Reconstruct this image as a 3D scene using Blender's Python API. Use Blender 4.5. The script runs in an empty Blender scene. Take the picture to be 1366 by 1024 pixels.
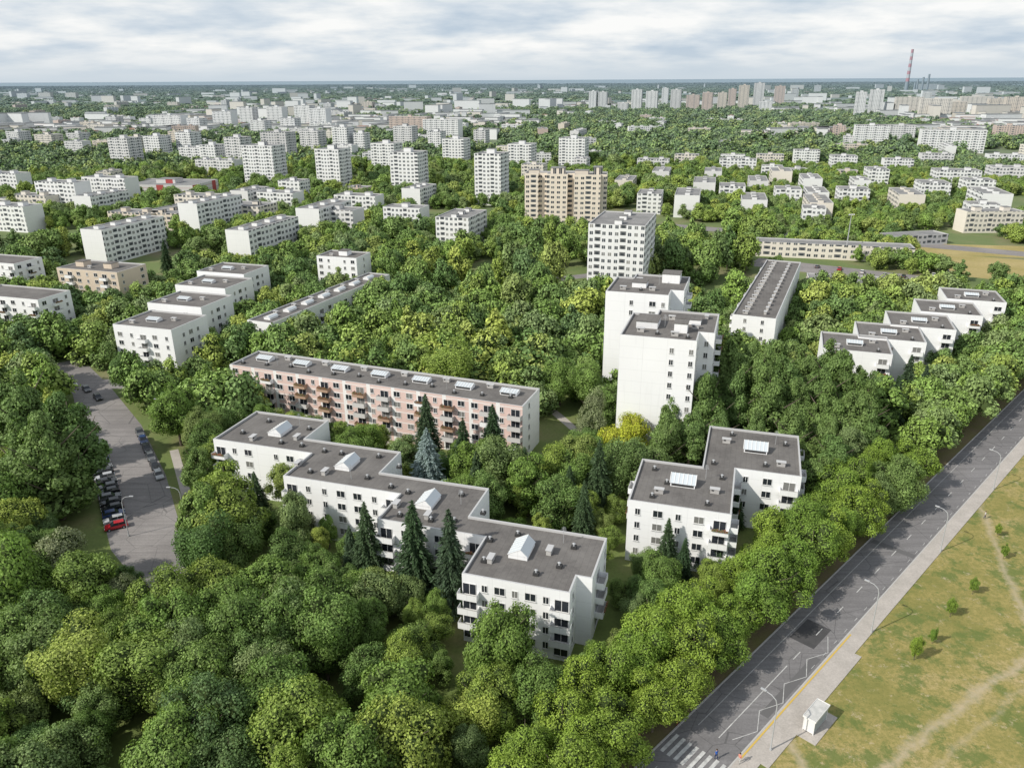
import bpy, bmesh, math, random
import numpy as np
from mathutils import Vector, Matrix, noise, Euler
random.seed(7); np.random.seed(7)
scn=bpy.context.scene
COL=scn.collection
# ---------------------------------------------------------------- camera (drone at 85 m)
F=1040.0; P=math.atan(406/F); H=85.0; ROLL=-0.0051
cP,sP=math.cos(P),math.sin(P)
def S(px,py,z=0.0):
    """photogrammetry: sight line measured in the photograph, intersected with the plane of height z (metres)"""
    xi=(px-683)/F; yi=(512-py)/F
    x=xi*math.cos(ROLL)-yi*math.sin(ROLL); y=xi*math.sin(ROLL)+yi*math.cos(ROLL)
    dz=-sP+y*cP; dy=cP+y*sP
    t=(H-z)/(-dz)
    return (x*t,dy*t)
cam=bpy.data.cameras.new("camera"); co=bpy.data.objects.new("camera",cam); COL.objects.link(co)
cam.sensor_width=36; cam.lens=F/1366*36; cam.clip_start=1; cam.clip_end=200000
co.matrix_world=Matrix.Translation((0,0,H))@(Euler((math.pi/2-P,0,0)).to_matrix()@Matrix.Rotation(ROLL,3,'Z')).to_4x4()
scn.camera=co
scn.view_settings.view_transform='Standard'; scn.view_settings.look='None'; scn.view_settings.exposure=0
# ---------------------------------------------------------------- node helper
class NB:
    def __init__(s,nt): s.nt=nt; s.n=nt.nodes; s.l=nt.links
    def new(s,t,**k):
        n=s.n.new(t)
        for a,b in k.items(): setattr(n,a,b)
        return n
    def put(s,sock,v):
        if v is None: return
        if isinstance(v,bpy.types.NodeSocket): s.l.new(v,sock)
        else:
            if sock.type=='RGBA' and len(v)==3: v=(*v,1)
            sock.default_value=v
    def m(s,op,a,b=None,c=None,clamp=False):
        n=s.new('ShaderNodeMath',operation=op,use_clamp=clamp)
        s.put(n.inputs[0],a); s.put(n.inputs[1],b); s.put(n.inputs[2],c); return n.outputs[0]
    def mix(s,f,a,b,mode='MIX'):
        n=s.new('ShaderNodeMix',data_type='RGBA',blend_type=mode)
        s.put(n.inputs[0],f); s.put(n.inputs[6],a); s.put(n.inputs[7],b); return n.outputs[2]
    def noise(s,vec,scale,detail=3,rough=.55):
        n=s.new('ShaderNodeTexNoise'); s.put(n.inputs['Vector'],vec)
        n.inputs['Scale'].default_value=scale; n.inputs['Detail'].default_value=detail; n.inputs['Roughness'].default_value=rough
        return n.outputs[0]
    def ramp(s,f,stops):
        n=s.new('ShaderNodeValToRGB'); s.put(n.inputs[0],f); e=n.color_ramp.elements
        while len(e)<len(stops): e.new(.5)
        for i,(p,c) in enumerate(stops): e[i].position=p; e[i].color=(*c,1)
        return n.outputs[0]
    def rng(s,f,a,b,c=0.,d=1.):
        n=s.new('ShaderNodeMapRange'); s.put(n.inputs[0],f)
        for i,v in enumerate((a,b,c,d)): n.inputs[i+1].default_value=v
        return n.outputs[0]
MATS={}
HAZE_TINT=(0.225,0.30,0.355)  # distance haze painted into base colours, there is no volume in the air
def mat(name,build,rough=.85,spec=.2,haze=False,bump=None):
    if name in MATS: return MATS[name]
    m=bpy.data.materials.new(name); m.use_nodes=True; nb=NB(m.node_tree)
    bs=nb.n['Principled BSDF']; bs.inputs['Roughness'].default_value=rough; bs.inputs['Specular IOR Level'].default_value=spec
    c=build(nb) if callable(build) else build
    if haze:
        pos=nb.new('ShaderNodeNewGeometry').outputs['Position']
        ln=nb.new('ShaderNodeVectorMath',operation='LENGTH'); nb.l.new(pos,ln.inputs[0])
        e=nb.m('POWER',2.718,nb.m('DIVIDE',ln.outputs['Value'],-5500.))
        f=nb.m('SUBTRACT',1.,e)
        c=nb.mix(f,c,HAZE_TINT)
    nb.put(bs.inputs['Base Color'],c); MATS[name]=m; return m
def objc(nb): return nb.new('ShaderNodeTexCoord').outputs['Object']
def posn(nb): return nb.new('ShaderNodeNewGeometry').outputs['Position']
def noisy(c1,c2,scale,detail=4):
    def f(nb):
        p=posn(nb)
        n=nb.rng(nb.noise(p,scale,detail),.3,.7)
        c=nb.mix(n,c1,c2)
        n2=nb.rng(nb.noise(p,scale*14,3),.25,.75,.85,1.12)
        return nb.mix(1.,c,n2,'MULTIPLY')
    return f
# wall with uv in metres
def wallf(col,win=False,seam=True,bands=None,style=0):
    def f(nb):
        uv=nb.new('ShaderNodeUVMap').outputs[0]; sp=nb.new('ShaderNodeSeparateXYZ'); nb.l.new(uv,sp.inputs[0])
        u,v=sp.outputs[0],sp.outputs[1]
        p=posn(nb)
        c=nb.mix(nb.rng(nb.noise(p,.12,5),.35,.75,0,.10),col,tuple(x*.6 for x in col))
        mp=nb.new('ShaderNodeMapping'); nb.l.new(uv,mp.inputs[0]); mp.inputs['Scale'].default_value=(1.3,.09,1)
        c=nb.mix(nb.rng(nb.noise(mp.outputs[0],1.,5),.55,.85,0,.2),c,tuple(x*.55 for x in col))
        if bands:
            per,wd,bc=bands
            fb=nb.m('LESS_THAN',nb.m('FRACT',nb.m('DIVIDE',u,per)),wd/per)
            c=nb.mix(fb,c,bc)
            fb2=nb.m('LESS_THAN',nb.m('FRACT',nb.m('DIVIDE',nb.m('ADD',v,.25),2.8)),.1)
            c=nb.mix(nb.m('MULTIPLY',fb2,.7),c,bc)
        if seam:
            s1=nb.m('LESS_THAN',nb.m('FRACT',nb.m('DIVIDE',u,5.4)),.012)
            s2=nb.m('LESS_THAN',nb.m('FRACT',nb.m('DIVIDE',nb.m('ADD',v,.2),2.8)),.022)
            c=nb.mix(nb.m('MULTIPLY',nb.m('MAXIMUM',s1,s2),.25),c,tuple(x*.45 for x in col))
        if win:
            per=[3.0,2.6,3.4][style%3]
            us=nb.m('DIVIDE',u,per); vs=nb.m('DIVIDE',v,2.8)
            fu=nb.m('FRACT',us); fv=nb.m('FRACT',vs); cu=nb.m('FLOOR',us); cv=nb.m('FLOOR',vs)
            cx=nb.new('ShaderNodeCombineXYZ'); nb.l.new(cu,cx.inputs[0]); nb.l.new(cv,cx.inputs[1])
            wn=nb.new('ShaderNodeTexWhiteNoise',noise_dimensions='2D'); nb.l.new(cx.outputs[0],wn.inputs['Vector'])
            r=wn.outputs['Value']
            ma=nb.m('MULTIPLY',nb.m('GREATER_THAN',fu,.24),nb.m('LESS_THAN',fu,.76))
            ma=nb.m('MULTIPLY',ma,nb.m('MULTIPLY',nb.m('GREATER_THAN',fv,.32),nb.m('LESS_THAN',fv,.8)))
            mul=nb.m('SUBTRACT',1.,nb.m('MULTIPLY',nb.m('LESS_THAN',nb.m('ABSOLUTE',nb.m('SUBTRACT',fu,.5)),.03),.7))
            wc=nb.ramp(r,[(0,(.02,.025,.03)),(.55,(.05,.06,.07)),(.8,(.13,.14,.14)),(1,(.3,.29,.26))])
            k=[3,4,5][style%3]
            lg=nb.m('LESS_THAN',nb.m('ABSOLUTE',nb.m('SUBTRACT',nb.m('MODULO',nb.m('ADD',cu,100.*k),float(k)),1.)),.5)
            ml=nb.m('MULTIPLY',nb.m('MULTIPLY',nb.m('GREATER_THAN',fu,.04),nb.m('LESS_THAN',fu,.96)),nb.m('MULTIPLY',nb.m('GREATER_THAN',fv,.42),nb.m('LESS_THAN',fv,.97)))
            c=nb.mix(nb.m('MULTIPLY',nb.m('MULTIPLY',ma,mul),nb.m('SUBTRACT',1.,lg)),c,wc)
            lc=nb.mix(ma,(.14,.14,.14),(.04,.045,.05))
            c=nb.mix(nb.m('MULTIPLY',ml,lg),c,lc)
        return c
    return f
WHITE=(.86,.865,.87)
M_white=mat('white_plaster',wallf(WHITE))
M_pink=mat('pink_plaster',wallf((.70,.53,.48),bands=(6.97,1.0,(.80,.79,.77)),seam=False))
M_beige=mat('beige_plaster',wallf((.66,.56,.45)))
farcols=[(.84,.84,.83),(.74,.73,.72),(.62,.61,.60),(.72,.63,.52),(.64,.50,.42),(.78,.72,.63),(.5,.5,.5)]
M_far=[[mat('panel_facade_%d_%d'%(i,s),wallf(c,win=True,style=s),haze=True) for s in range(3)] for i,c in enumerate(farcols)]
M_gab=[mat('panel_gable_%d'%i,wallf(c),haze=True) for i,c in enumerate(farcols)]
def rooff(c1,c2):
    def f(nb):
        p=posn(nb)
        c=nb.mix(nb.rng(nb.noise(p,.18,6,.65),.35,.68),c1,c2)
        c=nb.mix(nb.rng(nb.noise(p,2.2,4),.45,.8,0,.4),c,(.24,.23,.21))
        mp=nb.new('ShaderNodeMapping'); nb.l.new(p,mp.inputs[0]); mp.inputs['Rotation'].default_value=(0,0,math.radians(17.3))
        sp=nb.new('ShaderNodeSeparateXYZ'); nb.l.new(mp.outputs[0],sp.inputs[0])
        s=nb.m('LESS_THAN',nb.m('FRACT',nb.m('MULTIPLY',sp.outputs[0],.95)),.06)
        c=nb.mix(nb.m('MULTIPLY',s,.35),c,(.07,.067,.063))
        return nb.mix(nb.rng(nb.noise(p,.55,5,.7),.58,.72,0,.55),c,(.085,.08,.078))
    return f
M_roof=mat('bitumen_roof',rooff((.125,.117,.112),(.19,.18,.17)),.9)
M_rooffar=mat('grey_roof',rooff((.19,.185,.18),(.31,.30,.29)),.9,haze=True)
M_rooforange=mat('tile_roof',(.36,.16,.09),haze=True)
M_trim=mat('parapet_flashing',(.5,.5,.5),.5,.4)
M_frame=mat('white_frame',(.75,.75,.74),.5,.3)
M_glass=mat('window_glass',(.025,.03,.037),.08,.6)
M_curt=mat('curtained_glass',(.20,.20,.19),.2,.5)
M_conc=mat('concrete',noisy((.40,.39,.38),(.50,.49,.47),.5))
M_metal=mat('galvanised_metal',(.42,.43,.44),.4,.5)
M_rail=mat('balcony_panel_grey',(.58,.57,.56),.7)
M_railb=mat('balcony_panel_brown',(.42,.29,.21),.7)
M_skyl=mat('skylight_panel',(.55,.60,.63),.3,.5)
M_dark=mat('dark_vent',(.05,.05,.05),.7)
def asphf(c1,c2):
    def f(nb):
        p=posn(nb); c=nb.mix(nb.rng(nb.noise(p,.06,6,.6),.35,.65),c1,c2)
        mp=nb.new('ShaderNodeMapping'); nb.l.new(p,mp.inputs[0]); mp.inputs['Rotation'].default_value=(0,0,math.radians(-45)); mp.inputs['Scale'].default_value=(.03,1.1,1)
        c=nb.mix(nb.rng(nb.noise(mp.outputs[0],1.,4,.6),.4,.7,0,.5),c,tuple(x*.6 for x in c1))
        c=nb.mix(nb.rng(nb.noise(p,.35,5,.7),.55,.75,0,.35),c,tuple(x*1.3 for x in c2))
        v=nb.new('ShaderNodeTexVoronoi',feature='DISTANCE_TO_EDGE'); nb.l.new(p,v.inputs['Vector']); v.inputs['Scale'].default_value=.13
        c=nb.mix(nb.m('MULTIPLY',nb.m('LESS_THAN',v.outputs['Distance'],.006),.5),c,(.07,.07,.07))
        return nb.mix(1.,c,nb.rng(nb.noise(p,3.,4),.3,.7,.88,1.1),'MULTIPLY')
    return f
M_asph=mat('asphalt',asphf((.19,.184,.186),(.24,.232,.234)),.9)
M_asph2=mat('old_asphalt',asphf((.23,.215,.21),(.31,.29,.28)),.9)
M_patch=mat('fresh_asphalt_patch',noisy((.07,.07,.072),(.09,.088,.09),.8),.9)
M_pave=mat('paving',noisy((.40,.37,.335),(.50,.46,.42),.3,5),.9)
M_kerb=mat('kerb_stone',(.48,.47,.45),.85)
M_paint=mat('road_paint',noisy((.38,.38,.37),(.66,.66,.64),1.3,5),.7)
M_ypaint=mat('yellow_paint',(.60,.42,.10),.7)
# ---------------------------------------------------------------- mesh helpers
class MB:
    def __init__(s): s.v=[];s.f=[];s.m=[];s.uv=[]
    def face(s,pts,mi=0,uvs=None):
        b=len(s.v); s.v+= [tuple(p) for p in pts]; s.f.append(tuple(range(b,b+len(pts)))); s.m.append(mi)
        s.uv+= uvs if uvs else [(p[0],p[1]) for p in pts]
    def box(s,x0,x1,y0,y1,z0,z1,mi=0,T=None,bottom=True):
        c=[(x0,y0,z0),(x1,y0,z0),(x1,y1,z0),(x0,y1,z0),(x0,y0,z1),(x1,y0,z1),(x1,y1,z1),(x0,y1,z1)]
        if T is not None: c=[tuple(T@Vector(p)) for p in c]
        fs=[(0,1,5,4),(1,2,6,5),(2,3,7,6),(3,0,4,7),(4,5,6,7)]
        if bottom: fs.append((3,2,1,0))
        for f in fs: s.face([c[i] for i in f],mi)
    def tube(s,pts,rad,n=8,mi=0):
        rings=[]
        pts=[Vector(p) for p in pts]
        for i,p in enumerate(pts):
            d=(pts[min(i+1,len(pts)-1)]-pts[max(i-1,0)]).normalized()
            a=Vector((0,1,0)) if abs(d.y)<.9 else Vector((1,0,0))
            x=d.cross(a).normalized(); y=d.cross(x).normalized()
            rings.append([p+(x*math.cos(2*math.pi*k/n)+y*math.sin(2*math.pi*k/n))*rad[i] for k in range(n)])
        for i in range(len(rings)-1):
            for k in range(n):
                s.face([rings[i][k],rings[i+1][k],rings[i+1][(k+1)%n],rings[i][(k+1)%n]],mi)
        s.face(rings[-1],mi); s.face(rings[0][::-1],mi)
    def mesh(s,name,mats,smooth=False):
        me=bpy.data.meshes.new(name); me.from_pydata(s.v,[],s.f)
        for m in mats: me.materials.append(m)
        me.polygons.foreach_set('material_index',s.m)
        ul=me.uv_layers.new(name='UVMap'); ul.data.foreach_set('uv',np.array(s.uv,dtype=np.float32).ravel())
        if smooth: me.polygons.foreach_set('use_smooth',[True]*len(me.polygons))
        me.update(); return me
def add(name,data,loc=(0,0,0),rz=0,parent=None,scale=None,**props):
    o=bpy.data.objects.new(name,data); COL.objects.link(o)
    if parent: o.parent=parent
    o.location=loc; o.rotation_euler=(0,0,rz)
    if scale is not None: o.scale=scale
    for k,v in props.items(): o[k]=v
    return o
TH=math.radians(-17.3)
def rect(a,L,W,th=TH,anchor='L'):
    u=(math.cos(th),math.sin(th)); v=(-u[1],u[0])
    if anchor=='R': a=(a[0]-u[0]*L,a[1]-u[1]*L)
    q=lambda s,t:(a[0]+u[0]*s+v[0]*t,a[1]+u[1]*s+v[1]*t)
    return [q(0,0),q(L,0),q(L,W),q(0,W)]
def inset(poly,d):
    n=len(poly); out=[]
    for i in range(n):
        p0=Vector(poly[i-1]);p1=Vector(poly[i]);p2=Vector(poly[(i+1)%n])
        a=(p1-p0).normalized(); b=(p2-p1).normalized()
        na=Vector((-a.y,a.x)); nb_=Vector((-b.y,b.x))
        k=1+na.dot(nb_)
        out.append(tuple(p1+(na+nb_)*(d/max(k,.2))))
    return out
FOOT=[]; SUNK=set()
def winmesh(name,w,h,glass):
    b=MB(); x=w/2
    b.box(-x,x,-.03,.0,0,h,1)
    fr=.08
    for (a,c,e,g) in [(-x,-x+fr,0,h),(x-fr,x,0,h),(-x+fr,x-fr,0,fr),(-x+fr,x-fr,h-fr,h),(-.04,.04,fr,h-fr)]:
        b.box(a,c,-.075,-.001,e,g,0)
    b.box(-x-.08,x+.08,-.17,-.002,-.07,-.003,2)
    return b.mesh(name,[M_frame,glass,M_trim])
WIN={}
for nm,w,h in (('w',1.8,1.45),('n',1.0,1.35),('d',2.3,2.1)):
    WIN[nm]=[winmesh('window_'+nm,w,h,M_glass),winmesh('window_'+nm+'_curtain',w,h,M_curt)]
mat('flower_green',noisy((.07,.14,.04),(.32,.10,.09),3.),.9)
def balmesh(m,w=3.2,d=1.35,planter=False):
    b=MB(); x=w/2
    b.box(-x,x,-d,0.,-.16,0,0)
    b.box(-x,x,-d-.05,-d,-.2,.98,1)
    b.box(-x-.05,-x,-d-.05,0,-.2,.98,1); b.box(x,x+.05,-d-.05,0,-.2,.98,1)
    b.box(-x,x,-d-.09,-d+.05,.985,1.03,0)
    if planter: 
        for k in range(7):
            px=-x+.3+k*.42; b.box(px,px+.36,-d-.32,-d-.1,.8,1.12+.12*(k%3),2)
    return b.mesh('balcony',[M_conc,m,MATS['flower_green']])
BAL=[balmesh(M_white),balmesh(M_rail),balmesh(M_railb,planter=True),balmesh(M_white,planter=True)]
def skylmesh(w=3.2,l=4.6,zt=1.9):
    b=MB(); b.box(-w/2,w/2,-l/2,l/2,0,.7,0)
    y0,y1=-l/2-.1,l/2+.1; x=w/2+.12
    b.face([(-x,y0,.72),(0.5,y0,zt),(.5,y1,zt),(-x,y1,.72)],1)
    b.face([(.5,y0,zt),(x,y0,.72),(x,y1,.72),(.5,y1,zt)],1)
    b.face([(-x,y0,.72),(x,y0,.72),(.5,y0,zt)],0); b.face([(x,y1,.72),(-x,y1,.72),(.5,y1,zt)],0)
    for k in range(7):
        y=y0+(y1-y0)*k/6
        a=math.atan2(zt-.72,x+.5); ln=math.hypot(zt-.72,x+.5)
        T=Matrix.Translation((-x,y,.74))@Matrix.Rotation(-a,4,'Y'); b.box(0,ln,-.06,.06,0,.06,2,T)
    b.box(-w/2-.03,-w/2-.005,-l/2+.2,l/2-.2,.15,.6,3)
    return b.mesh('skylight',[M_white,M_skyl,M_frame,M_dark])
SKY=skylmesh(); SKYF=skylmesh(2.6,4.2,1.25)
def ventmesh():
    b=MB(); b.box(-.8,.8,-.4,.4,0,.9,0); b.box(-.95,.95,-.52,.52,.9,1.02,1)
    b.box(-.6,-.1,-.41,.41,.5,.8,2)
    return b.mesh('chimney',[M_conc,M_trim,M_dark])
VENT=ventmesh()
def hatchmesh():
    b=MB(); b.box(-.45,.45,-.45,.45,0,.45,0); b.tube([(0,0,.45),(0,0,.9)],[.16,.16],8,1); b.tube([(0,0,.9),(0,0,1.05)],[.3,.05],8,1)
    return b.mesh('roof_vent',[M_dark,M_metal])
HATCH=hatchmesh()
def antmesh():
    b=MB(); b.tube([(0,0,0),(0,0,3.2)],[.04,.03],6)
    for k in range(5): b.box(-.5+.05*k,.5-.05*k,-.02,.02,2.2+.2*k,2.24+.2*k)
    return b.mesh('antenna',[M_metal])
ANT=antmesh()
def building(name,label,cat,poly,h,wm,rm,gm=None,patterns=None,storeys=4,far=False,items=(),pent=None,par=.5,group=None,plinth=1.0,st=2.8,sunk=False):
    if sunk: SUNK.add(len(FOOT))
    FOOT.append(poly)
    cx=sum(p[0] for p in poly)/len(poly); cy=sum(p[1] for p in poly)/len(poly)
    e=add(name,None,(cx,cy,0),label=label,category=cat); e.empty_display_size=3
    if group: e['group']=group
    q=[(p[0]-cx,p[1]-cy) for p in poly]; n=len(q); top=h+par
    b=MB(); u=0
    lens=[math.dist(q[i],q[(i+1)%n]) for i in range(n)]; mx=max(lens)
    for i in range(n):
        a=q[i];c=q[(i+1)%n];L=lens[i]
        mi=1 if (gm is not None and L<mx*.6) else 0
        b.face([(a[0],a[1],0),(c[0],c[1],0),(c[0],c[1],top),(a[0],a[1],top)],mi,[(u,0),(u+L,0),(u+L,top),(u,top)])
        u+=math.ceil(L)
    ins=inset(q,.3); 
    for i in range(n):
        a=q[i];c=q[(i+1)%n];d=ins[(i+1)%n];f=ins[i]
        b.face([(a[0],a[1],top),(c[0],c[1],top),(d[0],d[1],top),(f[0],f[1],top)],2)
        b.face([(d[0],d[1],top),(d[0],d[1],h),(f[0],f[1],h),(f[0],f[1],top)],2)
    add('wall',b.mesh('wall',[wm,gm or wm,M_trim]),parent=e)
    b=MB(); b.face([(p[0],p[1],h+.003) for p in ins],0)
    add('roof',b.mesh('roof',[rm]),parent=e)
    uu=Vector((q[1][0]-q[0][0],q[1][1]-q[0][1])).normalized(); vv=Vector((-uu.y,uu.x)); a0=math.atan2(uu.y,uu.x)
    for (s,t,lx,ly,hz) in (pent or ()):
        c=Vector(q[0])+uu*s+vv*t; b=MB(); b.box(-lx/2,lx/2,-ly/2,ly/2,0,hz,0); b.box(-lx/2-.15,lx/2+.15,-ly/2-.15,ly/2+.15,hz,hz+.2,1)
        add('rooftop_house',b.mesh('rooftop_house',[gm or wm,rm]),(c.x,c.y,h+.01),a0,parent=e)
    for (kind,me,s,t,rot) in items:
        c=Vector(q[0])+uu*s+vv*t
        add(kind,me,(c.x,c.y,h+.01),a0+rot,parent=e)
    rnd=random.Random(len(FOOT)); cnt=0; extra=MB(); 
    if patterns:
        for i,pat in patterns.items():
            a=Vector(q[i]);c=Vector(q[(i+1)%n]);L=lens[i]; d=(c-a)/L; ang=math.atan2(d.y,d.x)
            nc=len(pat); 
            for k,ch in enumerate(pat):
                if ch=='.': continue
                p=a+d*(L*(k+.5)/nc)
                for s in range(storeys):
                    z=plinth+s*st
                    if ch in 'bBc':
                        if s>0 or ch=='c':
                            bi={'b':0,'B':2,'c':1}[ch]
                            if ch=='B' and rnd.random()<.65: bi=rnd.choice([1,1,3,0])
                            if ch=='b' and rnd.random()<.25: bi=3
                            add('balcony',BAL[bi],(p.x,p.y,z-.1),ang,parent=e)
                        t='d'; zz=z-.03
                    else: t=ch; zz=z+.85
                    me=WIN[t][1 if rnd.random()<.3 else 0]
                    if cnt<100: add('window',me,(p.x,p.y,zz),ang,parent=e)
                    else:
                        T=Matrix.Translation((p.x,p.y,zz))@Matrix.Rotation(ang,4,'Z')
                        for pl in me.polygons:
                            extra.face([T@me.vertices[v].co for v in pl.vertices],pl.material_index)
                    cnt+=1
        if extra.v:
            o=add('windows',extra.mesh('windows',[M_frame,M_glass,M_trim]),parent=e); o['kind']='stuff'
    return e
UU=Vector((math.cos(TH),math.sin(TH))); VV=Vector((-UU.y,UU.x))
def uvp(o,pts): return [tuple(Vector(o)+UU*a+VV*b) for a,b in pts]
# ================================================================= NEAR BUILDINGS
O=S(284,585,13.0)
poly=uvp(O,[(0,0),(23.9,0),(23.9,-10.3),(48.8,-10.3),(48.8,-19.6),(68.9,-19.6),(68.9,-30.6),(86.3,-30.6),(86.3,-26),(88.8,-26),(88.8,-14),(64.2,-14),(64.2,-3.5),(41.6,-3.5),(41.6,6),(19,6),(19,16),(0,16)])
it=[]
for s,t in ((11.5,8),(33.5,-2),(55,-11.3),(76,-21.5)): it.append(('skylight',SKY,s,t,0))
for s,t in ((6,12),(4,5),(17,11),(20,3),(28,-7),(40,-6),(38,3),(46,-8),(52,-17),(60,-7),(62,-16),(66,-12),(71,-26),(74,-17),(84,-18),(83,-24),(80,-27),(70,-20),(15,3),(26,2),(30,2),(44,0),(50,-9),(58,-17)):
    it.append(('roof_vent',HATCH,s,t,0))
for s,t in ((8,3),(24,-5),(31,-6.5),(50,-14),(57,-16),(72,-25.5),(80.5,-20.5),(17,6)): it.append(('chimney',VENT,s,t,math.pi/2))
for s,t in ((14,12),(37,-7),(61,-10),(82,-17)): it.append(('antenna',ANT,s,t,.4))
building('apartment_building','white four-storey staggered apartment building with dark flat roof','apartment building',poly,12.5,M_white,M_roof,
  patterns={17:'.bn.',0:'bnw.nwb',2:'bnnwwnb',4:'bnwwnb',6:'bnwnwnb',7:'n',9:'.b.n',1:'.n.',3:'.n.',5:'bn',16:'n.'},storeys=4,items=it,plinth=.9,par=.45)
a=S(306,486,14.5); bb=S(697,542,14.5); thp=math.atan2(bb[1]-a[1],bb[0]-a[0]); Lp=math.dist(a,bb)
poly=rect(a,Lp,12.2,thp)
it=[('skylight',SKYF,Lp*(k+.5)/7,7.5,math.pi/2) for k in range(7)]
it+=[('roof_vent',HATCH,Lp*(k+.3)/12,3+(k%3),0) for k in range(12)]
it+=[('chimney',VENT,Lp*(k+1)/7,9.5,0) for k in range(6)]+[('antenna',ANT,Lp*(k+.7)/5,5,0) for k in range(5)]
building('apartment_building','long pink and white five-storey apartment building with balconies','apartment building',poly,14,M_pink,M_roof,gm=M_white,
  patterns={0:'wBnBwwBnBwwBnBwwBnBwwBnB',1:'.n..'},storeys=5,items=it,plinth=.4,st=2.75)
O=S(838,666,13.0)
poly=uvp(O,[(0,0),(18.4,0),(18.4,18.5),(30.8,18.5),(30.8,38),(12,38),(12,17.5),(0,17.5)])
it=[('skylight',SKY,9,10,math.pi/2),('skylight',SKY,22,29,math.pi/2),('chimney',VENT,5,5,0),('chimney',VENT,15,8,0),('chimney',VENT,27,23,0),('chimney',VENT,16,31,0),('antenna',ANT,13,13,0),('antenna',ANT,26,33,0)]
it+=[('roof_vent',HATCH,s,t,0) for s,t in ((3,14),(14,3),(14,20),(24,22),(28,33),(17,35),(6,9),(16,14),(4,3))]
building('apartment_building','white four-storey angular apartment building beside the tree-lined road','apartment building',poly,12.5,M_white,M_roof,
  patterns={0:'nwnwb',2:'nwb',7:'.b.n',1:'bn.nb',3:'.b.b'},storeys=4,items=it,plinth=.9,par=.45)
poly=uvp(S(827,446,30.5),[(0,0),(17.3,0),(17.3,7),(20.8,7),(20.8,23.5),(6,23.5),(6,19),(0,19)]); 
building('tower_block','tall white eleven-storey tower block with blank wall and stepped side','tower block',poly,30,M_white,M_roof,patterns={0:'.....n.n',7:'......n.',1:'wn',2:'n',3:'wnbww'},storeys=10,plinth=1.,st=2.8,
  pent=[(5,11,5,6,1.6),(14,16,6,4,1.2),(13,8,3,3,2.2)],items=[('chimney',VENT,4,5,0),('chimney',VENT,12,4,0),('chimney',VENT,10,17,0),('chimney',VENT,16,11,0),('roof_vent',HATCH,8,4,0),('roof_vent',HATCH,3,17,0),('roof_vent',HATCH,15,3,0),('antenna',ANT,9,10,0),('chimney',VENT,18,20,1.57)])
poly=uvp(S(808,388,30.5),[(0,0),(17.3,0),(17.3,6),(20.8,6),(20.8,23),(5,23),(5,18),(0,18)])
building('tower_block','tall white tower block with rooftop vents','tower block',poly,30,M_white,M_roof,patterns={0:'..n.wn',7:'...n...',1:'n',3:'wnbw'},storeys=10,plinth=1.,
  pent=[(16,18,5,5,2.6),(8,10,4,4,1.4)],items=[('chimney',VENT,4,5,0),('chimney',VENT,12,6,0),('chimney',VENT,7,16,0),('roof_vent',HATCH,9,5,0),('antenna',ANT,13,13,0)])
a=S(977,419,14.5); c=S(1023,346,14.5); tl=math.atan2(c[1]-a[1],c[0]-a[0])-math.pi/2; Wl=math.dist(a,c)
poly=rect(a,13.5,Wl,tl)
nv=int(Wl/5.5)
it=[('chimney',VENT,3.5,4+k*5.4,0) for k in range(nv)]+[('chimney',VENT,9.5,6+k*5.4,math.pi/2) for k in range(nv-1)]
building('apartment_building','long white five-storey apartment building with rows of roof vents','apartment building',poly,14,M_white,M_roof,patterns={0:'.n.n.',3:'wbnwbnwbnwbnwbnwbn'},storeys=5,items=it,plinth=.5,st=2.7)
for (x,y) in ((1097,464),(1145,449),(1188,433),(1228,415),(1263,398)):
    poly=rect(S(x,y,13),18.5,17,math.radians(-19))
    building('apartment_building','white four-storey stepped apartment block near the road','apartment building',poly,12.5,M_white,M_roof,patterns={0:'nw.b',1:'.n.b'},storeys=4,plinth=.9,
     items=[('skylight',SKYF,9,8,math.pi/2),('chimney',VENT,4,4,0),('chimney',VENT,14,11,0),('roof_vent',HATCH,15,3,0)],group='stepped apartment blocks')
for (x,y) in ((228,440),(268,410),(300,385),(325,366)):
    poly=rect(S(x,y,14),22,17,TH,'R')
    building('apartment_building','white stepped apartment block among street trees','apartment building',poly,13.5,M_white,M_roof,patterns={0:'wnbwn',1:'.nwn.'},storeys=4,plinth=1.,
     items=[('skylight',SKYF,9,8,math.pi/2),('chimney',VENT,4,4,0),('chimney',VENT,15,10,0)],group='stepped apartment blocks')
building('apartment_building','beige pink five-storey apartment building','apartment building',rect(S(75,357,15),30,16),14.5,M_beige,M_roof,patterns={0:'wbwnwbw',1:'n.w'},storeys=5,plinth=.5,
     pent=[(6,8,4,4,2),(20,8,4,4,2)],items=[('chimney',VENT,12,5,0)])
building('apartment_building','small white five-storey apartment block','apartment building',rect(S(422,341,15),19,13),14.5,M_white,M_roof,patterns={0:'wn.nw',1:'.n.'},storeys=5,plinth=.5,pent=[(10,7,4,4,2)],items=[('chimney',VENT,5,4,0)])
building('apartment_building','long low apartment building with roof sheds','apartment building',rect(S(362,431,11.),10,74,math.radians(-23),'R'),10.5,M_white,M_roof,patterns={0:'.n.',1:'wnbwnbwnbwnbwnb'},storeys=3,plinth=1,
     items=[('skylight',SKYF,5,6+k*10,0) for k in range(7)]+[('chimney',VENT,3,11+k*10,0) for k in range(6)],sunk=True)
building('apartment_building','white apartment block with light balconies','apartment building',rect(S(50,400,15.),32,14,TH,'R'),14.5,M_white,M_roof,patterns={0:'wbnbwnb',1:'wbn'},storeys=5,plinth=.5)
building('apartment_building','grey white apartment block','apartment building',rect(S(18,352,15.),30,14,TH,'R'),14.5,M_white,M_roof,patterns={0:'wbnbwnb',1:'wbn'},storeys=5,plinth=.5)
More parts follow.
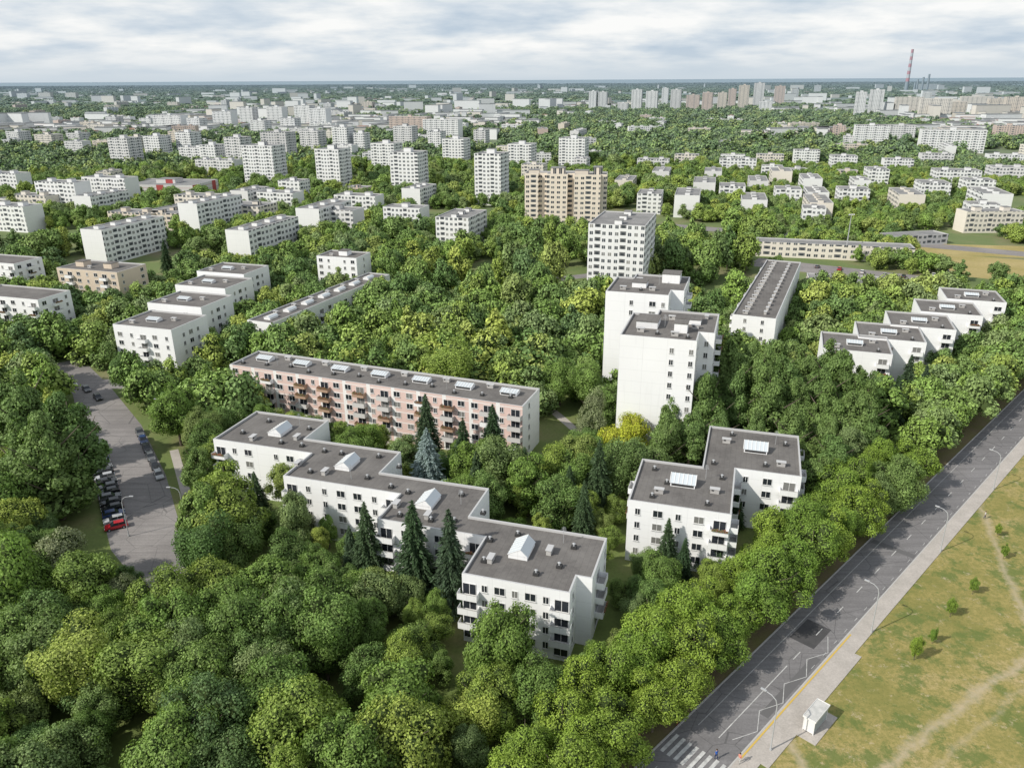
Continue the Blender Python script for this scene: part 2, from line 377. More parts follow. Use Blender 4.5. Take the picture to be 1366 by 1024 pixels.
# ================================================================= MIDDLE DISTANCE
rf=random.Random(3)
cn=['white','pale grey','grey','beige','brownish pink','cream','dark grey']
def mid(x,y,h,L,W,ci=0,anchor='L',th=TH,label=None,pent=True,name='apartment_building',st=None,gab=True,rm=None,world=None):
    poly=rect(world or S(x,y,h+.5),L,W,th,anchor)
    s=rf.randrange(3) if st is None else st
    pn=[]
    if pent:
        if L>W: pn=[(L*(k+.5)/max(1,int(L/14)),W/2,4,4,2.2) for k in range(max(1,int(L/14)))]
        else: pn=[(L/2,W*(k+.5)/max(1,int(W/10)),3,4,1.6) for k in range(max(1,int(W/10)))]
    building(name,label or ('%s apartment building with many small windows'%cn[ci]),'tower block' if name=='tower_block' else 'apartment building',
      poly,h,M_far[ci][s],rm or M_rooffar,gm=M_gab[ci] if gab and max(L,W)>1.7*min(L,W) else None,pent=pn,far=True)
mid(135,307,17,13,44,0,'R'); mid(331,308,18,13,44,0,'R'); mid(262,272,20,13,42,0,'R'); mid(425,279,17,15,38,0,'R'); mid(625,291,16,19,30,0,'R')
mid(98,244,21,34,14,0,'R'); mid(165,238,20,38,14,0,'R'); mid(235,285,10,28,40,3,'R'); mid(345,276,13,32,20,5,'R'); mid(200,285,10,32,14,3,'R')
mid(60,262,13,32,14,5,'R'); mid(470,281,15,26,14,1,'R'); mid(560,278,14,24,14,0,'R'); mid(390,258,14,28,14,0,'R'); mid(285,262,13,32,14,5,'R'); mid(30,276,15,28,14,0,'R')
mid(120,262,15,14,34,0,'R'); mid(560,252,14,14,30,0,'R'); mid(500,262,14,30,13,0,'R'); mid(20,232,18,34,14,0,'R'); mid(330,255,15,14,26,1,'R')
tb=math.radians(-8); ub=Vector((math.cos(tb),math.sin(tb))); vb=Vector((-ub.y,ub.x)); ob=Vector(S(700,232,34))
poly=[tuple(ob+ub*a_+vb*b_) for a_,b_ in [(0,0),(8,0),(8,2.5),(13,2.5),(13,-2),(25,-2),(25,2),(29,2),(29,-4),(44,-4),(44,-1.5),(47.5,-1.5),(47.5,13),(36,13),(36,16),(14,16),(14,13),(0,13)]]
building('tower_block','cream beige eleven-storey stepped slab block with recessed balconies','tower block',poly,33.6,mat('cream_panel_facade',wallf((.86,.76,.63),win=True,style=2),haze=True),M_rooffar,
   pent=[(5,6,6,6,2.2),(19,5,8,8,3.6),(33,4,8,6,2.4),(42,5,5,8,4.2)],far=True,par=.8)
mid(785,298,30,23,34,0,'L',TH,'white eleven-storey slab with concrete sun-breaks',True,'tower_block',1,False)
def tower(xc,yt,yb,wpx,ci=0,asp=1.,label=None):
    p=S(xc,yb,0)
    yi=(512-yt)/F+((xc-683)/F)*math.sin(ROLL); dz=-sP+yi*cP; dy=cP+yi*sP; h=H+ p[1]/dy*dz
    wm=wpx/F*p[1]/dy
    a=wm/1.18; L=a*asp; W=min(a,20)
    poly=rect((p[0]-L/2*UU.x,p[1]-L/2*UU.y),L,W)
    s=rf.randrange(3)
    building('tower_block',label or '%s high-rise tower block among trees'%cn[ci],'tower block',poly,h,M_far[ci][s],M_rooffar,
       gm=M_gab[ci] if L>1.7*W else None,pent=[(L*.5,W*.5,min(6,L*.4),5,3)],far=True,group='high-rise tower blocks')
for t in [(348,195,249,56,0),(440,200,258,42,0),(541,204,263,48,0),(651,206,274,44,0),(512,192,233,40,0),(605,186,225,36,0),(693,193,229,38,0),(762,185,225,42,0),
          (538,169,199,32,1),(455,170,207,26,0),(314,184,224,30,1),(368,177,218,46,2),(414,175,204,33,1),(163,185,226,38,1),(206,182,214,30,0),(248,177,212,28,0),
          (180,183,207,24,5),(298,149,174,34,0),(330,144,170,24,0),(368,143,170,28,0),(405,141,172,28,0),(425,145,174,30,0),(437,138,152,14,1),(225,154,178,44,0,1.2),
          (150,156,172,20,1),(195,158,172,22,0),(130,166,182,34,5),(20,176,196,26,1),(545,156,180,50,4,1.3),(588,160,186,46,0,1.3),(470,138,150,18,3),(490,136,148,18,3),(505,140,148,14,1),
          (790,122,146,12,0),(803,123,146,14,1),(848,120,150,16,0),(868,122,151,18,0),(886,118,142,10,0),(900,120,150,16,1),(923,127,148,20,4),(942,124,152,16,4),(962,124,148,14,3),
          (975,119,146,12,4),(990,114,148,16,3),(1010,111,146,16,1),(1038,115,142,16,4),(1145,123,158,15,0),(1166,120,156,20,0),(1160,168,197,42,0,1.2),(1200,168,190,34,1,1.2),(1268,174,204,66,0,1.4),
          (1210,130,156,34,5,1.2),(1245,132,160,38,5,1.2),(1275,136,158,24,3),(1300,129,152,38,5,1.2),(1330,132,156,32,3),(1352,130,160,32,3),(1235,124,140,12,1),(1090,114,124,10,1),(1060,120,132,10,2),
          (1130,182,196,14,1),(1118,168,186,18,4),(1345,168,186,40,4),(1185,172,186,14,1),(300,134,150,10,1),(315,133,147,10,0),(95,124,132,20,5),(60,124,132,24,5),(30,125,132,20,0),
          (280,194,223,28,0),(480,178,207,20,0),(580,176,203,22,0),(640,174,197,20,1),(385,158,181,26,0),(345,161,183,26,0),(260,158,179,24,0),(60,180,198,34,5),(100,178,196,26,1),(830,138,152,16,1),(1020,136,152,20,0)]:
    tower(*t)
for (x,y,L,W) in [(900,260,16,38),(925,243,16,36),(990,266,16,36),(1000,241,14,36),(1080,270,14,40),(1072,238,14,36),(1078,256,14,32),(1140,240,12,26),(1200,259,16,36),(1250,227,34,20),(1312,258,18,36),(1325,223,28,20),(1030,228,16,30),
     (820,240,14,34),(870,228,14,34),(1110,208,24,20),(1010,206,26,14),(1060,200,26,14),(1180,212,26,14),(960,212,34,14),(850,212,30,14),(900,206,24,14),(1230,205,30,14),(1320,206,34,14),(940,228,14,30),(1160,226,16,26),
     (1230,244,20,24),(1120,252,20,18),(1035,252,18,20),(960,248,18,22),(1290,240,20,20),(850,258,16,24)]:
    mid(x,y,rf.choice([11,13,13,14]),L,W,rf.choice([0,0,0,1,5]),'L',math.radians(-14),'white four-storey apartment block with terraces')
building('shop_pavilion','long low beige shop pavilion with flat roof','pavilion',rect(S(1010,322,7.5),74,12,math.radians(-15)),7,M_far[5][2],M_rooffar,far=True)
building('garage_building','low grey garage building with pale roof','garage',rect(S(1192,317,5),34,12,math.radians(12)),5,M_far[6][0],M_rooffar,far=True)
building('shopping_centre','low white shopping centre with red trim','shopping centre',rect(S(160,246,10.5),60,40,math.radians(-8)),10,mat('white_and_red_cladding',wallf((.7,.68,.66),bands=(30,6,(.45,.06,.05))),haze=True),M_rooffar,far=True,pent=[(30,20,16,12,3)])
building('low_store','low building with grey roof','store',rect(S(1080,372,6),34,14,math.radians(-15)),5,M_far[5][0],M_rooffar,far=True)
def poly_near(x,y,r):
    for p in FOOT:
        cx=sum(q[0] for q in p)/len(p); cy=sum(q[1] for q in p)/len(p)
        if math.hypot(cx-x,cy-y)<r+max(math.dist(p[0],p[2])/2,10): return True
    return False
cnt=0; tries=0
while cnt<120 and tries<6000:
    tries+=1
    px=rf.uniform(-10,1380); py=rf.choice([rf.uniform(150,215),rf.uniform(165,285),rf.uniform(135,170)])
    x,y=S(px,py,12); d=math.hypot(x,y)
    if 560<px<820 and py>230: continue
    if px<560 and py>262: continue
    L=rf.uniform(22,60) if d>800 else rf.uniform(16,34); W=rf.uniform(11,15)
    if poly_near(x,y,L*.5+4): continue
    hh=rf.choice([9,12,12,15,15,18]) if px<860 else rf.choice([8,9,11,12,12])
    if rf.random()<.35: L,W=W,L*.8
    mid(0,0,hh,L,W,rf.choice([0,0,0,1,1,5,3,4 if px<860 else 0]),'L',TH+rf.choice([0,0,0,math.pi/2,.3]),world=(x,y),label='pale low-rise block among distant greenery',rm=M_rooforange if rf.random()<.1 else None); cnt+=1
def stack(xc,yt,yb,r0,r1,bands,label):
    p=S(xc,yb,0); yi=(512-yt)/F+((xc-683)/F)*math.sin(ROLL); dz=-sP+yi*cP; dy=cP+yi*sP; h=H+p[1]/dy*dz
    b=MB(); n=bands
    for k in range(n):
        a=k/n;c=(k+1)/n
        b.tube([(0,0,h*a),(0,0,h*c)],[r0+(r1-r0)*a,r0+(r1-r0)*c],16,((k+1)%2 if bands>1 and k>2 else 2))
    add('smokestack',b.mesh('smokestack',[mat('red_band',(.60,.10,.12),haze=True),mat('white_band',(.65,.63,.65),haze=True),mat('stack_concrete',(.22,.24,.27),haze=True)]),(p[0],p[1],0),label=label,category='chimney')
stack(1208,66,123,12,7,12,'tall red and white striped power station smokestack')
for x,t in ((1222,106),(1229,103),(1236,99),(1219,110)): stack(x,t,122,7,6,1,'grey concrete power station smokestack')
building('power_station','grey power station hall on the horizon','power station',rect(S(1222,121,0),150,60),40,M_far[6][0],M_rooffar,far=True)

# ================================================================= GROUND AND ROADS
def groundf(nb):
    p=posn(nb)
    c=nb.ramp(nb.noise(p,.035,6,.6),[(.3,(.11,.16,.04)),(.5,(.155,.20,.055)),(.62,(.22,.21,.09)),(.75,(.25,.20,.14))])
    c=nb.mix(nb.rng(nb.noise(p,1.5,4),.4,.75,0,.5),c,(.09,.11,.035))
    far=nb.ramp(nb.noise(p,.0022,8,.65),[(.35,(.05,.075,.035)),(.5,(.08,.11,.05)),(.62,(.15,.165,.08)),(.74,(.24,.24,.16))])
    ln=nb.new('ShaderNodeVectorMath',operation='LENGTH'); nb.l.new(p,ln.inputs[0])
    return nb.mix(nb.rng(ln.outputs['Value'],700,2400),c,far)
b=MB(); R=90000
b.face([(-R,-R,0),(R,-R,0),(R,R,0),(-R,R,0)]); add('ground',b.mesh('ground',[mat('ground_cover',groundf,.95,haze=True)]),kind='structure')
RP=Vector((9.25,70.75)); RD=Vector((.70711,.70711)); RN=Vector((.70711,-.70711))
def ro(s,o): q=RP+RD*s+RN*o; return (q.x,q.y)
def sheet(name,s0,s1,o0,o1,z,m,h0=None,**k):
    b=MB()
    c=[ro(s0,o1),ro(s1,o1),ro(s1,o0),ro(s0,o0)]
    b.face([(x,y,z) for x,y in c])
    if h0 is not None:
        for i in range(4):
            a=c[i];d=c[(i+1)%4]; b.face([(a[0],a[1],h0),(d[0],d[1],h0),(d[0],d[1],z),(a[0],a[1],z)])
    return add(name,b.mesh(name,[m]),kind='structure')
RW=8.6
sheet('road',-120,700,0,RW,.02,M_asph)
sheet('kerb',-120,700,-.22,-.002,.13,M_kerb,0); sheet('kerb',-120,700,RW+.002,RW+.2,.14,M_kerb,0)
sheet('pavement',-120,700,RW+.2,11.4,.12,M_pave,0)
sheet('bus_stop_platform',22,52,11.402,12.5,.12,M_pave,0)
sheet('bus_stop_platform',30,37,12.502,15.2,.12,M_pave,0)
sheet('footpath',-120,112,-6.6,-4.4,.012,mat('shade_tinted_paving',noisy((.26,.22,.19),(.34,.29,.25),.4),.9))  # tree shade put into the paving colour
sheet('verge',-120,700,-4.39,-.23,.016,mat('verge_soil',noisy((.20,.15,.10),(.17,.17,.06),.25,6),.95))
sheet('asphalt_patch',48.5,55,2.2,6.3,.026,M_patch)
sheet('asphalt_patch',86,87.5,.4,8.4,.026,mat('repaired_asphalt',(.14,.137,.138),.9))
sheet('asphalt_patch',30,47,6.9,8.2,.025,MATS['repaired_asphalt'])
def meadowf(nb):
    p=posn(nb)
    c=nb.ramp(nb.noise(p,.06,10,.7),[(.30,(.16,.18,.05)),(.42,(.26,.235,.075)),(.53,(.36,.295,.11)),(.68,(.45,.35,.18))])
    c=nb.mix(nb.rng(nb.noise(p,1.3,7,.8),.44,.56,0,.7),c,(.20,.195,.06))
    c=nb.mix(nb.rng(nb.noise(p,.16,8,.8),.50,.57,0,.8),c,(.12,.165,.045))
    c=nb.mix(nb.rng(nb.noise(p,.5,8,.8),.57,.64,0,.8),c,(.47,.39,.25))
    c=nb.mix(nb.rng(nb.noise(p,3.5,4,.8),.56,.66,0,.7),c,(.09,.12,.035))
    sp=nb.new('ShaderNodeSeparateXYZ'); nb.l.new(p,sp.inputs[0]); wob=nb.m('MULTIPLY',nb.m('SUBTRACT',nb.noise(p,.09,5,.6),.5),14.)
    for (a,bq,w,al) in ((S(1380,868),S(1165,1030),.1,.8),(S(1308,680),S(1372,830),.1,.75),(S(1040,962),S(1082,1040),.25,.75),(S(1385,900),S(1230,1040),-.2,.5)):
        d=Vector(bq)-Vector(a); d.normalize(); n=Vector((-d.y,d.x)); cc=n.dot(Vector(a))
        dist=nb.m('ABSOLUTE',nb.m('ADD',nb.m('SUBTRACT',nb.m('ADD',nb.m('MULTIPLY',sp.outputs[0],n.x),nb.m('MULTIPLY',sp.outputs[1],n.y)),cc),nb.m('MULTIPLY',wob,.35)))
        rag=nb.m('MULTIPLY',nb.noise(p,.8,7,.8),3.0)
        f=nb.rng(nb.m('ADD',dist,rag),w+1.1,w+2.5,al,0)
        c=nb.mix(f,c,(.46,.385,.27))
    return c
sheet('meadow',-120,190,11.402,400,.008,mat('dry_grass',meadowf,.95))
def marks(name,rects,m,z=.03):
    b=MB()
    for (s0,s1,o0,o1) in rects: b.face([(*ro(s0,o1),z),(*ro(s1,o1),z),(*ro(s1,o0),z),(*ro(s0,o0),z)])
    return add(name,b.mesh(name,[m]),kind='structure')
CL=5.0
marks('centre_line',[(s,s+2.4,CL,CL+.14) for s in range(28,420,8)],M_paint)
marks('centre_line',[(-60,12,CL,CL+.14)]+[(22,42,CL,CL+.14)],M_paint,.034)
marks('lane_line',[(22,420,1.75,1.84)]+[(-60,12,1.75,1.84)],M_paint)
marks('lane_line',[(s,s+1.1,8.0,8.08) for s in range(44,420,4)],M_paint)
marks('zebra_crossing',[(14.5,18.5,o,o+.5) for o in np.arange(.5,RW-.5,1.05)],M_paint,.036)
marks('platform_edge_line',[(21,56,RW+.35,RW+.6)],M_ypaint,.15)
def zig(o0,o1,s0,s1,n):
    b=MB(); w=.1
    for k in range(n):
        a=s0+(s1-s0)*k/n; c=s0+(s1-s0)*(k+1)/n; oa,oc=(o0,o1) if k%2==0 else (o1,o0)
        p0=Vector(ro(a,oa)); p1=Vector(ro(c,oc)); d=(p1-p0).normalized(); nn=Vector((-d.y,d.x))*w/2
        b.face([(*(p0-nn),.04),(*(p1-nn),.04),(*(p1+nn),.04),(*(p0+nn),.04)])
    add('zigzag_marking',b.mesh('zigzag_marking',[M_paint]),kind='structure')
zig(6.6,8.3,23,53,8); zig(.3,1.6,-6,11,6)
EXC=[]
EXC.append([ro(-150,-1.2),ro(-150,400),ro(190,400),ro(190,12.6),ro(700,12.6),ro(700,-1.2)])
ROWZ=[ro(-60,-10.5),ro(-60,0),ro(118,0),ro(118,-10.5)][::-1]
def strip(name,pts,ws,z,m,excl=True,ew=None):
    P2=[Vector(p) for p in pts]; Lf=[];Rt=[];Lx=[];Rx=[]
    for i,p in enumerate(P2):
        d=(P2[min(i+1,len(P2)-1)]-P2[max(i-1,0)]).normalized(); n=Vector((-d.y,d.x)); w=ws[i] if isinstance(ws,(list,tuple)) else ws
        Lf.append(p+n*w/2); Rt.append(p-n*w/2); w2=ew[i] if ew else w; Lx.append(p+n*w2/2); Rx.append(p-n*w2/2)
    b=MB()
    for i in range(len(P2)-1): b.face([(*Rt[i],z),(*Rt[i+1],z),(*Lf[i+1],z),(*Lf[i],z)])
    if m: add(name,b.mesh(name,[m]),kind='structure')
    if excl: EXC.append([tuple(p) for p in Rx]+[tuple(p) for p in Lx[::-1]])
    return P2
ls=[S(x,y) for x,y in ((88,482),(122,520),(150,575),(176,645),(196,720),(245,815),(315,950),(380,1090))]
strip('side_street',ls,[9,10,14,14.5,13,6,5,5],.02,M_asph2,False)
strip('side_street_pavement',[S(x,y) for x,y in ((232,600),(246,650),(260,705))],2.0,.03,M_pave,False)
P5=[Vector(q) for q in ls]
def exstrip(pts,ws):
    Lx=[];Rx=[]
    for i,p in enumerate(pts):
        d=(pts[min(i+1,len(pts)-1)]-pts[max(i-1,0)]).normalized(); n=Vector((-d.y,d.x)); Lx.append(p+n*ws[i]/2); Rx.append(p-n*ws[i]/2)
    EXC.append([tuple(p) for p in Rx]+[tuple(p) for p in Lx[::-1]])
exstrip(P5[:6],[9,11,18,21,21,1])
LOWZ=[S(60,590),S(108,545),S(124,640),S(150,720),S(240,720),S(290,830),S(60,830)]
b=MB()
for k in range(6):
    q=S(238+k*8,812+k*3); b.box(-1.6,1.6,-.25,.25,0,.004,0,Matrix.Translation((q[0],q[1],.024))@Matrix.Rotation(math.radians(-62),4,'Z'))
add('zebra_crossing',b.mesh('zebra_crossing',[M_paint]),kind='structure')
q=S(262,832); EXC.append([(q[0]+3.5*math.cos(a),q[1]+4.5*math.sin(a)) for a in np.linspace(0,2*math.pi,9)[:-1]])
strip('access_road',[S(x,y) for x,y in ((122,512),(190,512),(255,498),(300,520),(440,560))],[8,8,5,4,3],.028,M_asph2)
strip('path',[S(x,y) for x,y in ((725,538),(752,560),(775,580),(752,606),(730,640))],2.4,.02,M_pave)
strip('path',[S(x,y) for x,y in ((440,572),(520,592),(600,612),(700,632))],2.4,.024,M_pave)
strip('car_park',[S(x,y) for x,y in ((1075,622),(1150,606),(1225,610))],[10,13,12],.013,M_asph2,True,[14,19,18])
strip('distant_road',[S(x,y) for x,y in ((880,300),(1000,310),(1180,322),(1400,342))],14,.02,M_asph2)
strip('pavilion_yard',[S(x,y) for x,y in ((1005,349),(1120,362),(1225,374))],20,.016,M_asph2)
strip('square',[S(x,y) for x,y in ((735,402),(812,398))],16,.02,M_pave)
strip('square',[S(x,y) for x,y in ((745,372),(805,365))],7,.02,M_asph2)
dry=mat('dry_field_grass',noisy((.32,.27,.10),(.42,.34,.16),.06),.95)
strip('dry_field',[S(x,y) for x,y in ((1215,345),(1290,354),(1420,366))],[30,52,56],.012,dry)
strip('dry_field',[S(x,y) for x,y in ((1120,316),(1250,332),(1420,338))],[10,30,34],.010,dry)
strip('distant_avenue',[S(x,y) for x,y in ((-40,300),(120,282),(300,262),(480,262))],9,.02,M_asph2)
strip('estate_street',[S(x,y) for x,y in ((250,360),(340,330),(420,312),(520,300),(690,300))],7,.022,M_asph2)
strip('estate_street',[S(x,y) for x,y in ((150,345),(240,300),(330,250),(400,222))],7,.024,M_asph2)
strip('distant_avenue',[S(x,y) for x,y in ((700,170),(900,158),(1100,150),(1400,150))],30,.02,M_asph2)
# ================================================================= VEGETATION
def folf(cols,bright=1.):
    def f(nb):
        r=nb.new('ShaderNodeObjectInfo').outputs['Random']; isl=nb.new('ShaderNodeNewGeometry').outputs['Random Per Island']
        c=nb.ramp(r,[(i/(len(cols)-1),tuple(x*bright for x in k)) for i,k in enumerate(cols)])
        k=nb.rng(isl,0,1,.65,1.35); c=nb.mix(1.,c,k,'MULTIPLY')
        n=nb.rng(nb.noise(posn(nb),.35,3),.3,.7,.8,1.2)
        return nb.mix(1.,c,n,'MULTIPLY')
    return f
def leafmat(name,cols,haze=False,bright=1.,trans=.22):
    m=mat(name,folf(cols,bright=bright),.6,.25,haze)
    if trans:
        nb=NB(m.node_tree); bs=nb.n['Principled BSDF']; out=nb.n['Material Output']
        src=bs.inputs['Base Color'].links[0].from_socket
        tr=nb.new('ShaderNodeBsdfTranslucent'); nb.l.new(nb.mix(1.,src,(1.1,1.25,.6),'MULTIPLY'),tr.inputs[0])
        mx=nb.new('ShaderNodeMixShader'); mx.inputs[0].default_value=trans; nb.l.new(bs.outputs[0],mx.inputs[1]); nb.l.new(tr.outputs[0],mx.inputs[2]); nb.l.new(mx.outputs[0],out.inputs[0])
    return m
G=[(.058,.102,.030),(.112,.168,.036),(.076,.125,.040),(.16,.21,.042),(.064,.105,.040),(.12,.185,.038),(.105,.145,.060),(.19,.225,.048),(.088,.142,.034),(.125,.16,.066)]
B=1.85
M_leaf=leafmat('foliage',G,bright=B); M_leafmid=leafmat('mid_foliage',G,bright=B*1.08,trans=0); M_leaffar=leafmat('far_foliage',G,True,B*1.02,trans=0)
M_core=mat('light_block_core',(.055,.08,.025),.95); M_corefar=mat('far_light_block_core',(.06,.085,.03),.95,haze=True)  # dark solid cores added inside crowns to block light and see-through
M_leafroad=leafmat('linden_foliage',[(.17,.26,.042),(.22,.30,.048),(.145,.235,.042)],bright=1.3)
M_leafdark=leafmat('poplar_foliage',[(.085,.14,.042),(.115,.17,.052),(.095,.15,.042)],bright=1.6)
M_yel=leafmat('yellow_foliage',[(.44,.48,.05),(.46,.48,.05)])
M_con=leafmat('spruce_needles',[(.04,.075,.033),(.058,.095,.042),(.05,.08,.045)],bright=1.3); M_conb=leafmat('blue_spruce_needles',[(.26,.33,.33),(.27,.34,.34)])
M_will=leafmat('silver_foliage',[(.28,.31,.18),(.25,.29,.15)])
M_bark=mat('bark',noisy((.11,.09,.07),(.17,.14,.11),3.),.95)
bm=bmesh.new(); bmesh.ops.create_icosphere(bm,subdivisions=1,radius=1); ICV=np.array([v.co[:] for v in bm.verts]); ICF=np.array([[v.index for v in f.verts] for f in bm.faces]); bm.free()
def crown(name,seed,nl,nq,leaf,rx,z0,z1,lm,cm,lob=(.26,.42),taper=.22):
    g=np.random.default_rng(seed); cz=(z0+z1)/2; rz=(z1-z0)/2; E=np.array([rx,rx,rz])
    d=g.normal(size=(nl,3)); d/=np.linalg.norm(d,axis=1)[:,None]; 
    c=d*g.uniform(.3,.95,(nl,1))*E; r=rx*g.uniform(*lob,nl); c[0]=0; r[0]=rx*.5
    asym=g.uniform(-.22,.22,2)*rx; c[:,:2]+=asym*(c[:,2:3]/rz)
    N=int(nq*2.3); k=g.choice(nl,N,p=r**2/np.sum(r**2))
    out=c[k]/E; out/= (np.linalg.norm(out,axis=1)[:,None]+1e-6)
    dd=g.normal(size=(N,3)); dd/=np.linalg.norm(dd,axis=1)[:,None]; dd+=out*.75; dd/=np.linalg.norm(dd,axis=1)[:,None]
    p=c[k]+dd*(r[k]*g.uniform(.78,1.42,N))[:,None]
    D=np.linalg.norm(p[:,None,:]-c[None],axis=2); ins=(D<.8*r[None]).any(axis=1); sel=np.where(~ins)[0][:nq]
    p=p[sel]; dd=dd[sel]; n=len(p)
    nn=dd+g.normal(size=(n,3))*.42; nn/=np.linalg.norm(nn,axis=1)[:,None]
    t=np.cross(nn,g.normal(size=(n,3))); t/=np.linalg.norm(t,axis=1)[:,None]; bt=np.cross(nn,t)
    s=(leaf*g.uniform(.55,1.35,n))[:,None]
    q=np.stack([p-t*s*.5,p+bt*s*.34,p+t*s*.5,p-bt*s*.34],1).reshape(-1,3)
    tp=lambda a:np.concatenate([a[:,:2]*(1-taper*a[:,2:3]/rz),a[:,2:3]+cz],1)
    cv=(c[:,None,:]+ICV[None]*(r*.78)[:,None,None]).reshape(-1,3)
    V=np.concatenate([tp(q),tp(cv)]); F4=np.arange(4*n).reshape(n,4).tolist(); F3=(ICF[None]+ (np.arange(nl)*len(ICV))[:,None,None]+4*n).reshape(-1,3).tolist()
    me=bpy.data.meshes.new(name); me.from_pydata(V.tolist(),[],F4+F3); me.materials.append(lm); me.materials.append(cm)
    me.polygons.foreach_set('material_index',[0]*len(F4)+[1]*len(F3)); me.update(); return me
def conifer(name,seed,nq,Hc,R,m,leaf=.5):
    g=np.random.default_rng(seed); z=1.2+(Hc-1.2)*(1-np.sqrt(g.uniform(0,1,nq)))
    tiers=15; zt=np.floor(z/Hc*tiers)/tiers*Hc; fr=(z-zt)/(Hc/tiers)
    amp=g.uniform(.65,1.25,size=(tiers+1,9)); a=g.uniform(0,2*np.pi,nq)
    br=amp[np.clip((z/Hc*tiers).astype(int),0,tiers),np.clip((a/(2*np.pi)*9).astype(int),0,8)]*(1+.2*np.sin(a*9+zt*9.))
    rr=R*(1-z/Hc)**.85*br*(1.1-.42*fr); rad=rr*np.sqrt(g.uniform(.3,1,nq))
    p=np.stack([rad*np.cos(a),rad*np.sin(a),z-.3*rad],1)
    o=np.stack([np.cos(a),np.sin(a),-.35+g.normal(size=nq)*.25],1)+g.normal(size=(nq,3))*.2; o/=np.linalg.norm(o,axis=1)[:,None]
    up=np.array([0,0,1.])+g.normal(size=(nq,3))*.5; t=np.cross(o,up); t/=np.linalg.norm(t,axis=1)[:,None]
    s=(leaf*g.uniform(.6,1.3,nq))[:,None]
    q=np.stack([p-o*s*.4,p+t*s*.22,p+o*s*.6,p-t*s*.22],1).reshape(-1,3)
    me=bpy.data.meshes.new(name); me.from_pydata(q.tolist(),[],np.arange(4*nq).reshape(nq,4).tolist()); me.materials.append(m); me.update(); return me
def trunkm(name,Ht,r,limbs,seed):
    g=random.Random(seed); b=MB(); b.tube([(0,0,-.1),(.05,0,Ht*.3),(.1,.05,Ht*.62),(.05,.1,Ht*.9)],[r,r*.8,r*.5,r*.12],8)
    for k in range(limbs):
        a=k*2.4+g.random(); z=Ht*(.25+.4*k/limbs); l=Ht*.27
        b.tube([(0,0,z),(math.cos(a)*l*.5,math.sin(a)*l*.5,z+l*.45),(math.cos(a)*l,math.sin(a)*l,z+l*1.0)],[r*.42,r*.26,r*.08],5)
    return b.mesh(name,[M_bark])
TR=[trunkm('trunk',12,.26,7,i) for i in range(3)]; TRC=trunkm('trunk',12,.2,0,9)
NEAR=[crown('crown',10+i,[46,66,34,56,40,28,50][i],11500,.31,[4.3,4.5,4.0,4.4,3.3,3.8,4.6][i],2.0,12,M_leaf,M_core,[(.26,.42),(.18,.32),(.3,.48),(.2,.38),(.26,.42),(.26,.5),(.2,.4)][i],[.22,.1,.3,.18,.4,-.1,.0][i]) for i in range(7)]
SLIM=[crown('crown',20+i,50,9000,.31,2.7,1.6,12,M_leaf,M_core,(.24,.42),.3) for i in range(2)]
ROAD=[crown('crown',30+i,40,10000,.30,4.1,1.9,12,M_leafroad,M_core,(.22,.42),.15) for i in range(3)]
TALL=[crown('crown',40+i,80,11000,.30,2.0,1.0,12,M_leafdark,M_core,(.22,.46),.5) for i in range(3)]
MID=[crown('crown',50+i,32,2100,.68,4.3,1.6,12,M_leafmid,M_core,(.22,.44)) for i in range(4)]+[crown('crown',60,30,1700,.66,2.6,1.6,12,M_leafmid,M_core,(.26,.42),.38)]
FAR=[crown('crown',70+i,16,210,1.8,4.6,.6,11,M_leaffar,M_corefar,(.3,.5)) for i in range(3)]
YEL=crown('crown',80,40,9000,.32,4.3,1.6,12,M_yel,mat('yellow_light_block_core',(.2,.2,.03))); WIL=crown('crown',81,36,9000,.34,4.3,1.2,12,M_will,M_core)  # yellow crown has an added light-blocking core too
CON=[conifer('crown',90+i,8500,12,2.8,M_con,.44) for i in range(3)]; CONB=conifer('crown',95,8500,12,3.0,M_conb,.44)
TREEPTS=[]
def tree(x,y,ht,crownm,name='deciduous_tree',label='broad green deciduous tree with a dense crown',trunk=None,wx=1.,rot=None,group='estate trees',cat='tree',sp=3.2):
    s=ht/12; e=add(name,None,(x,y,0),random.uniform(0,6.28) if rot is None else rot,scale=(s*wx,s*wx,s),label=label,category=cat,group=group)
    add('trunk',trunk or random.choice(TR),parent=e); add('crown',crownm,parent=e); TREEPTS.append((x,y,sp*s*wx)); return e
for (x,y,ht,k) in [(567,524,19,0),(657,538,19,0),(568,570,17,9),(617,556,17,1),(485,668,17,0),(549,666,20,1),(598,676,20,2),(338,628,11,0),(893,690,12,0),(941,693,10,1),(915,716,9,2),(962,708,9,0),
                   (1217,472,16,0),(1238,484,14,1),(1200,500,14,2),(288,374,13,0),(800,586,17,1),(780,640,14,0),(217,318,17,1),(635,600,14,2),(985,652,9,0),(465,700,12,1),(760,620,12,0),(700,596,13,1),(520,600,11,2)]:
    p=S(x,y,ht)
    tree(*p,ht,CONB if k==9 else CON[k],'spruce_tree','blue-grey spruce tree with drooping branches' if k==9 else 'dark green conical spruce tree',TRC,random.uniform(.9,1.2) if k!=9 else 1.25,group='spruce trees',sp=2.)
    if k==9: EXC.append([(p[0]-4,p[1]-10),(p[0]+4,p[1]-10),(p[0]+4,p[1]),(p[0]-4,p[1])])
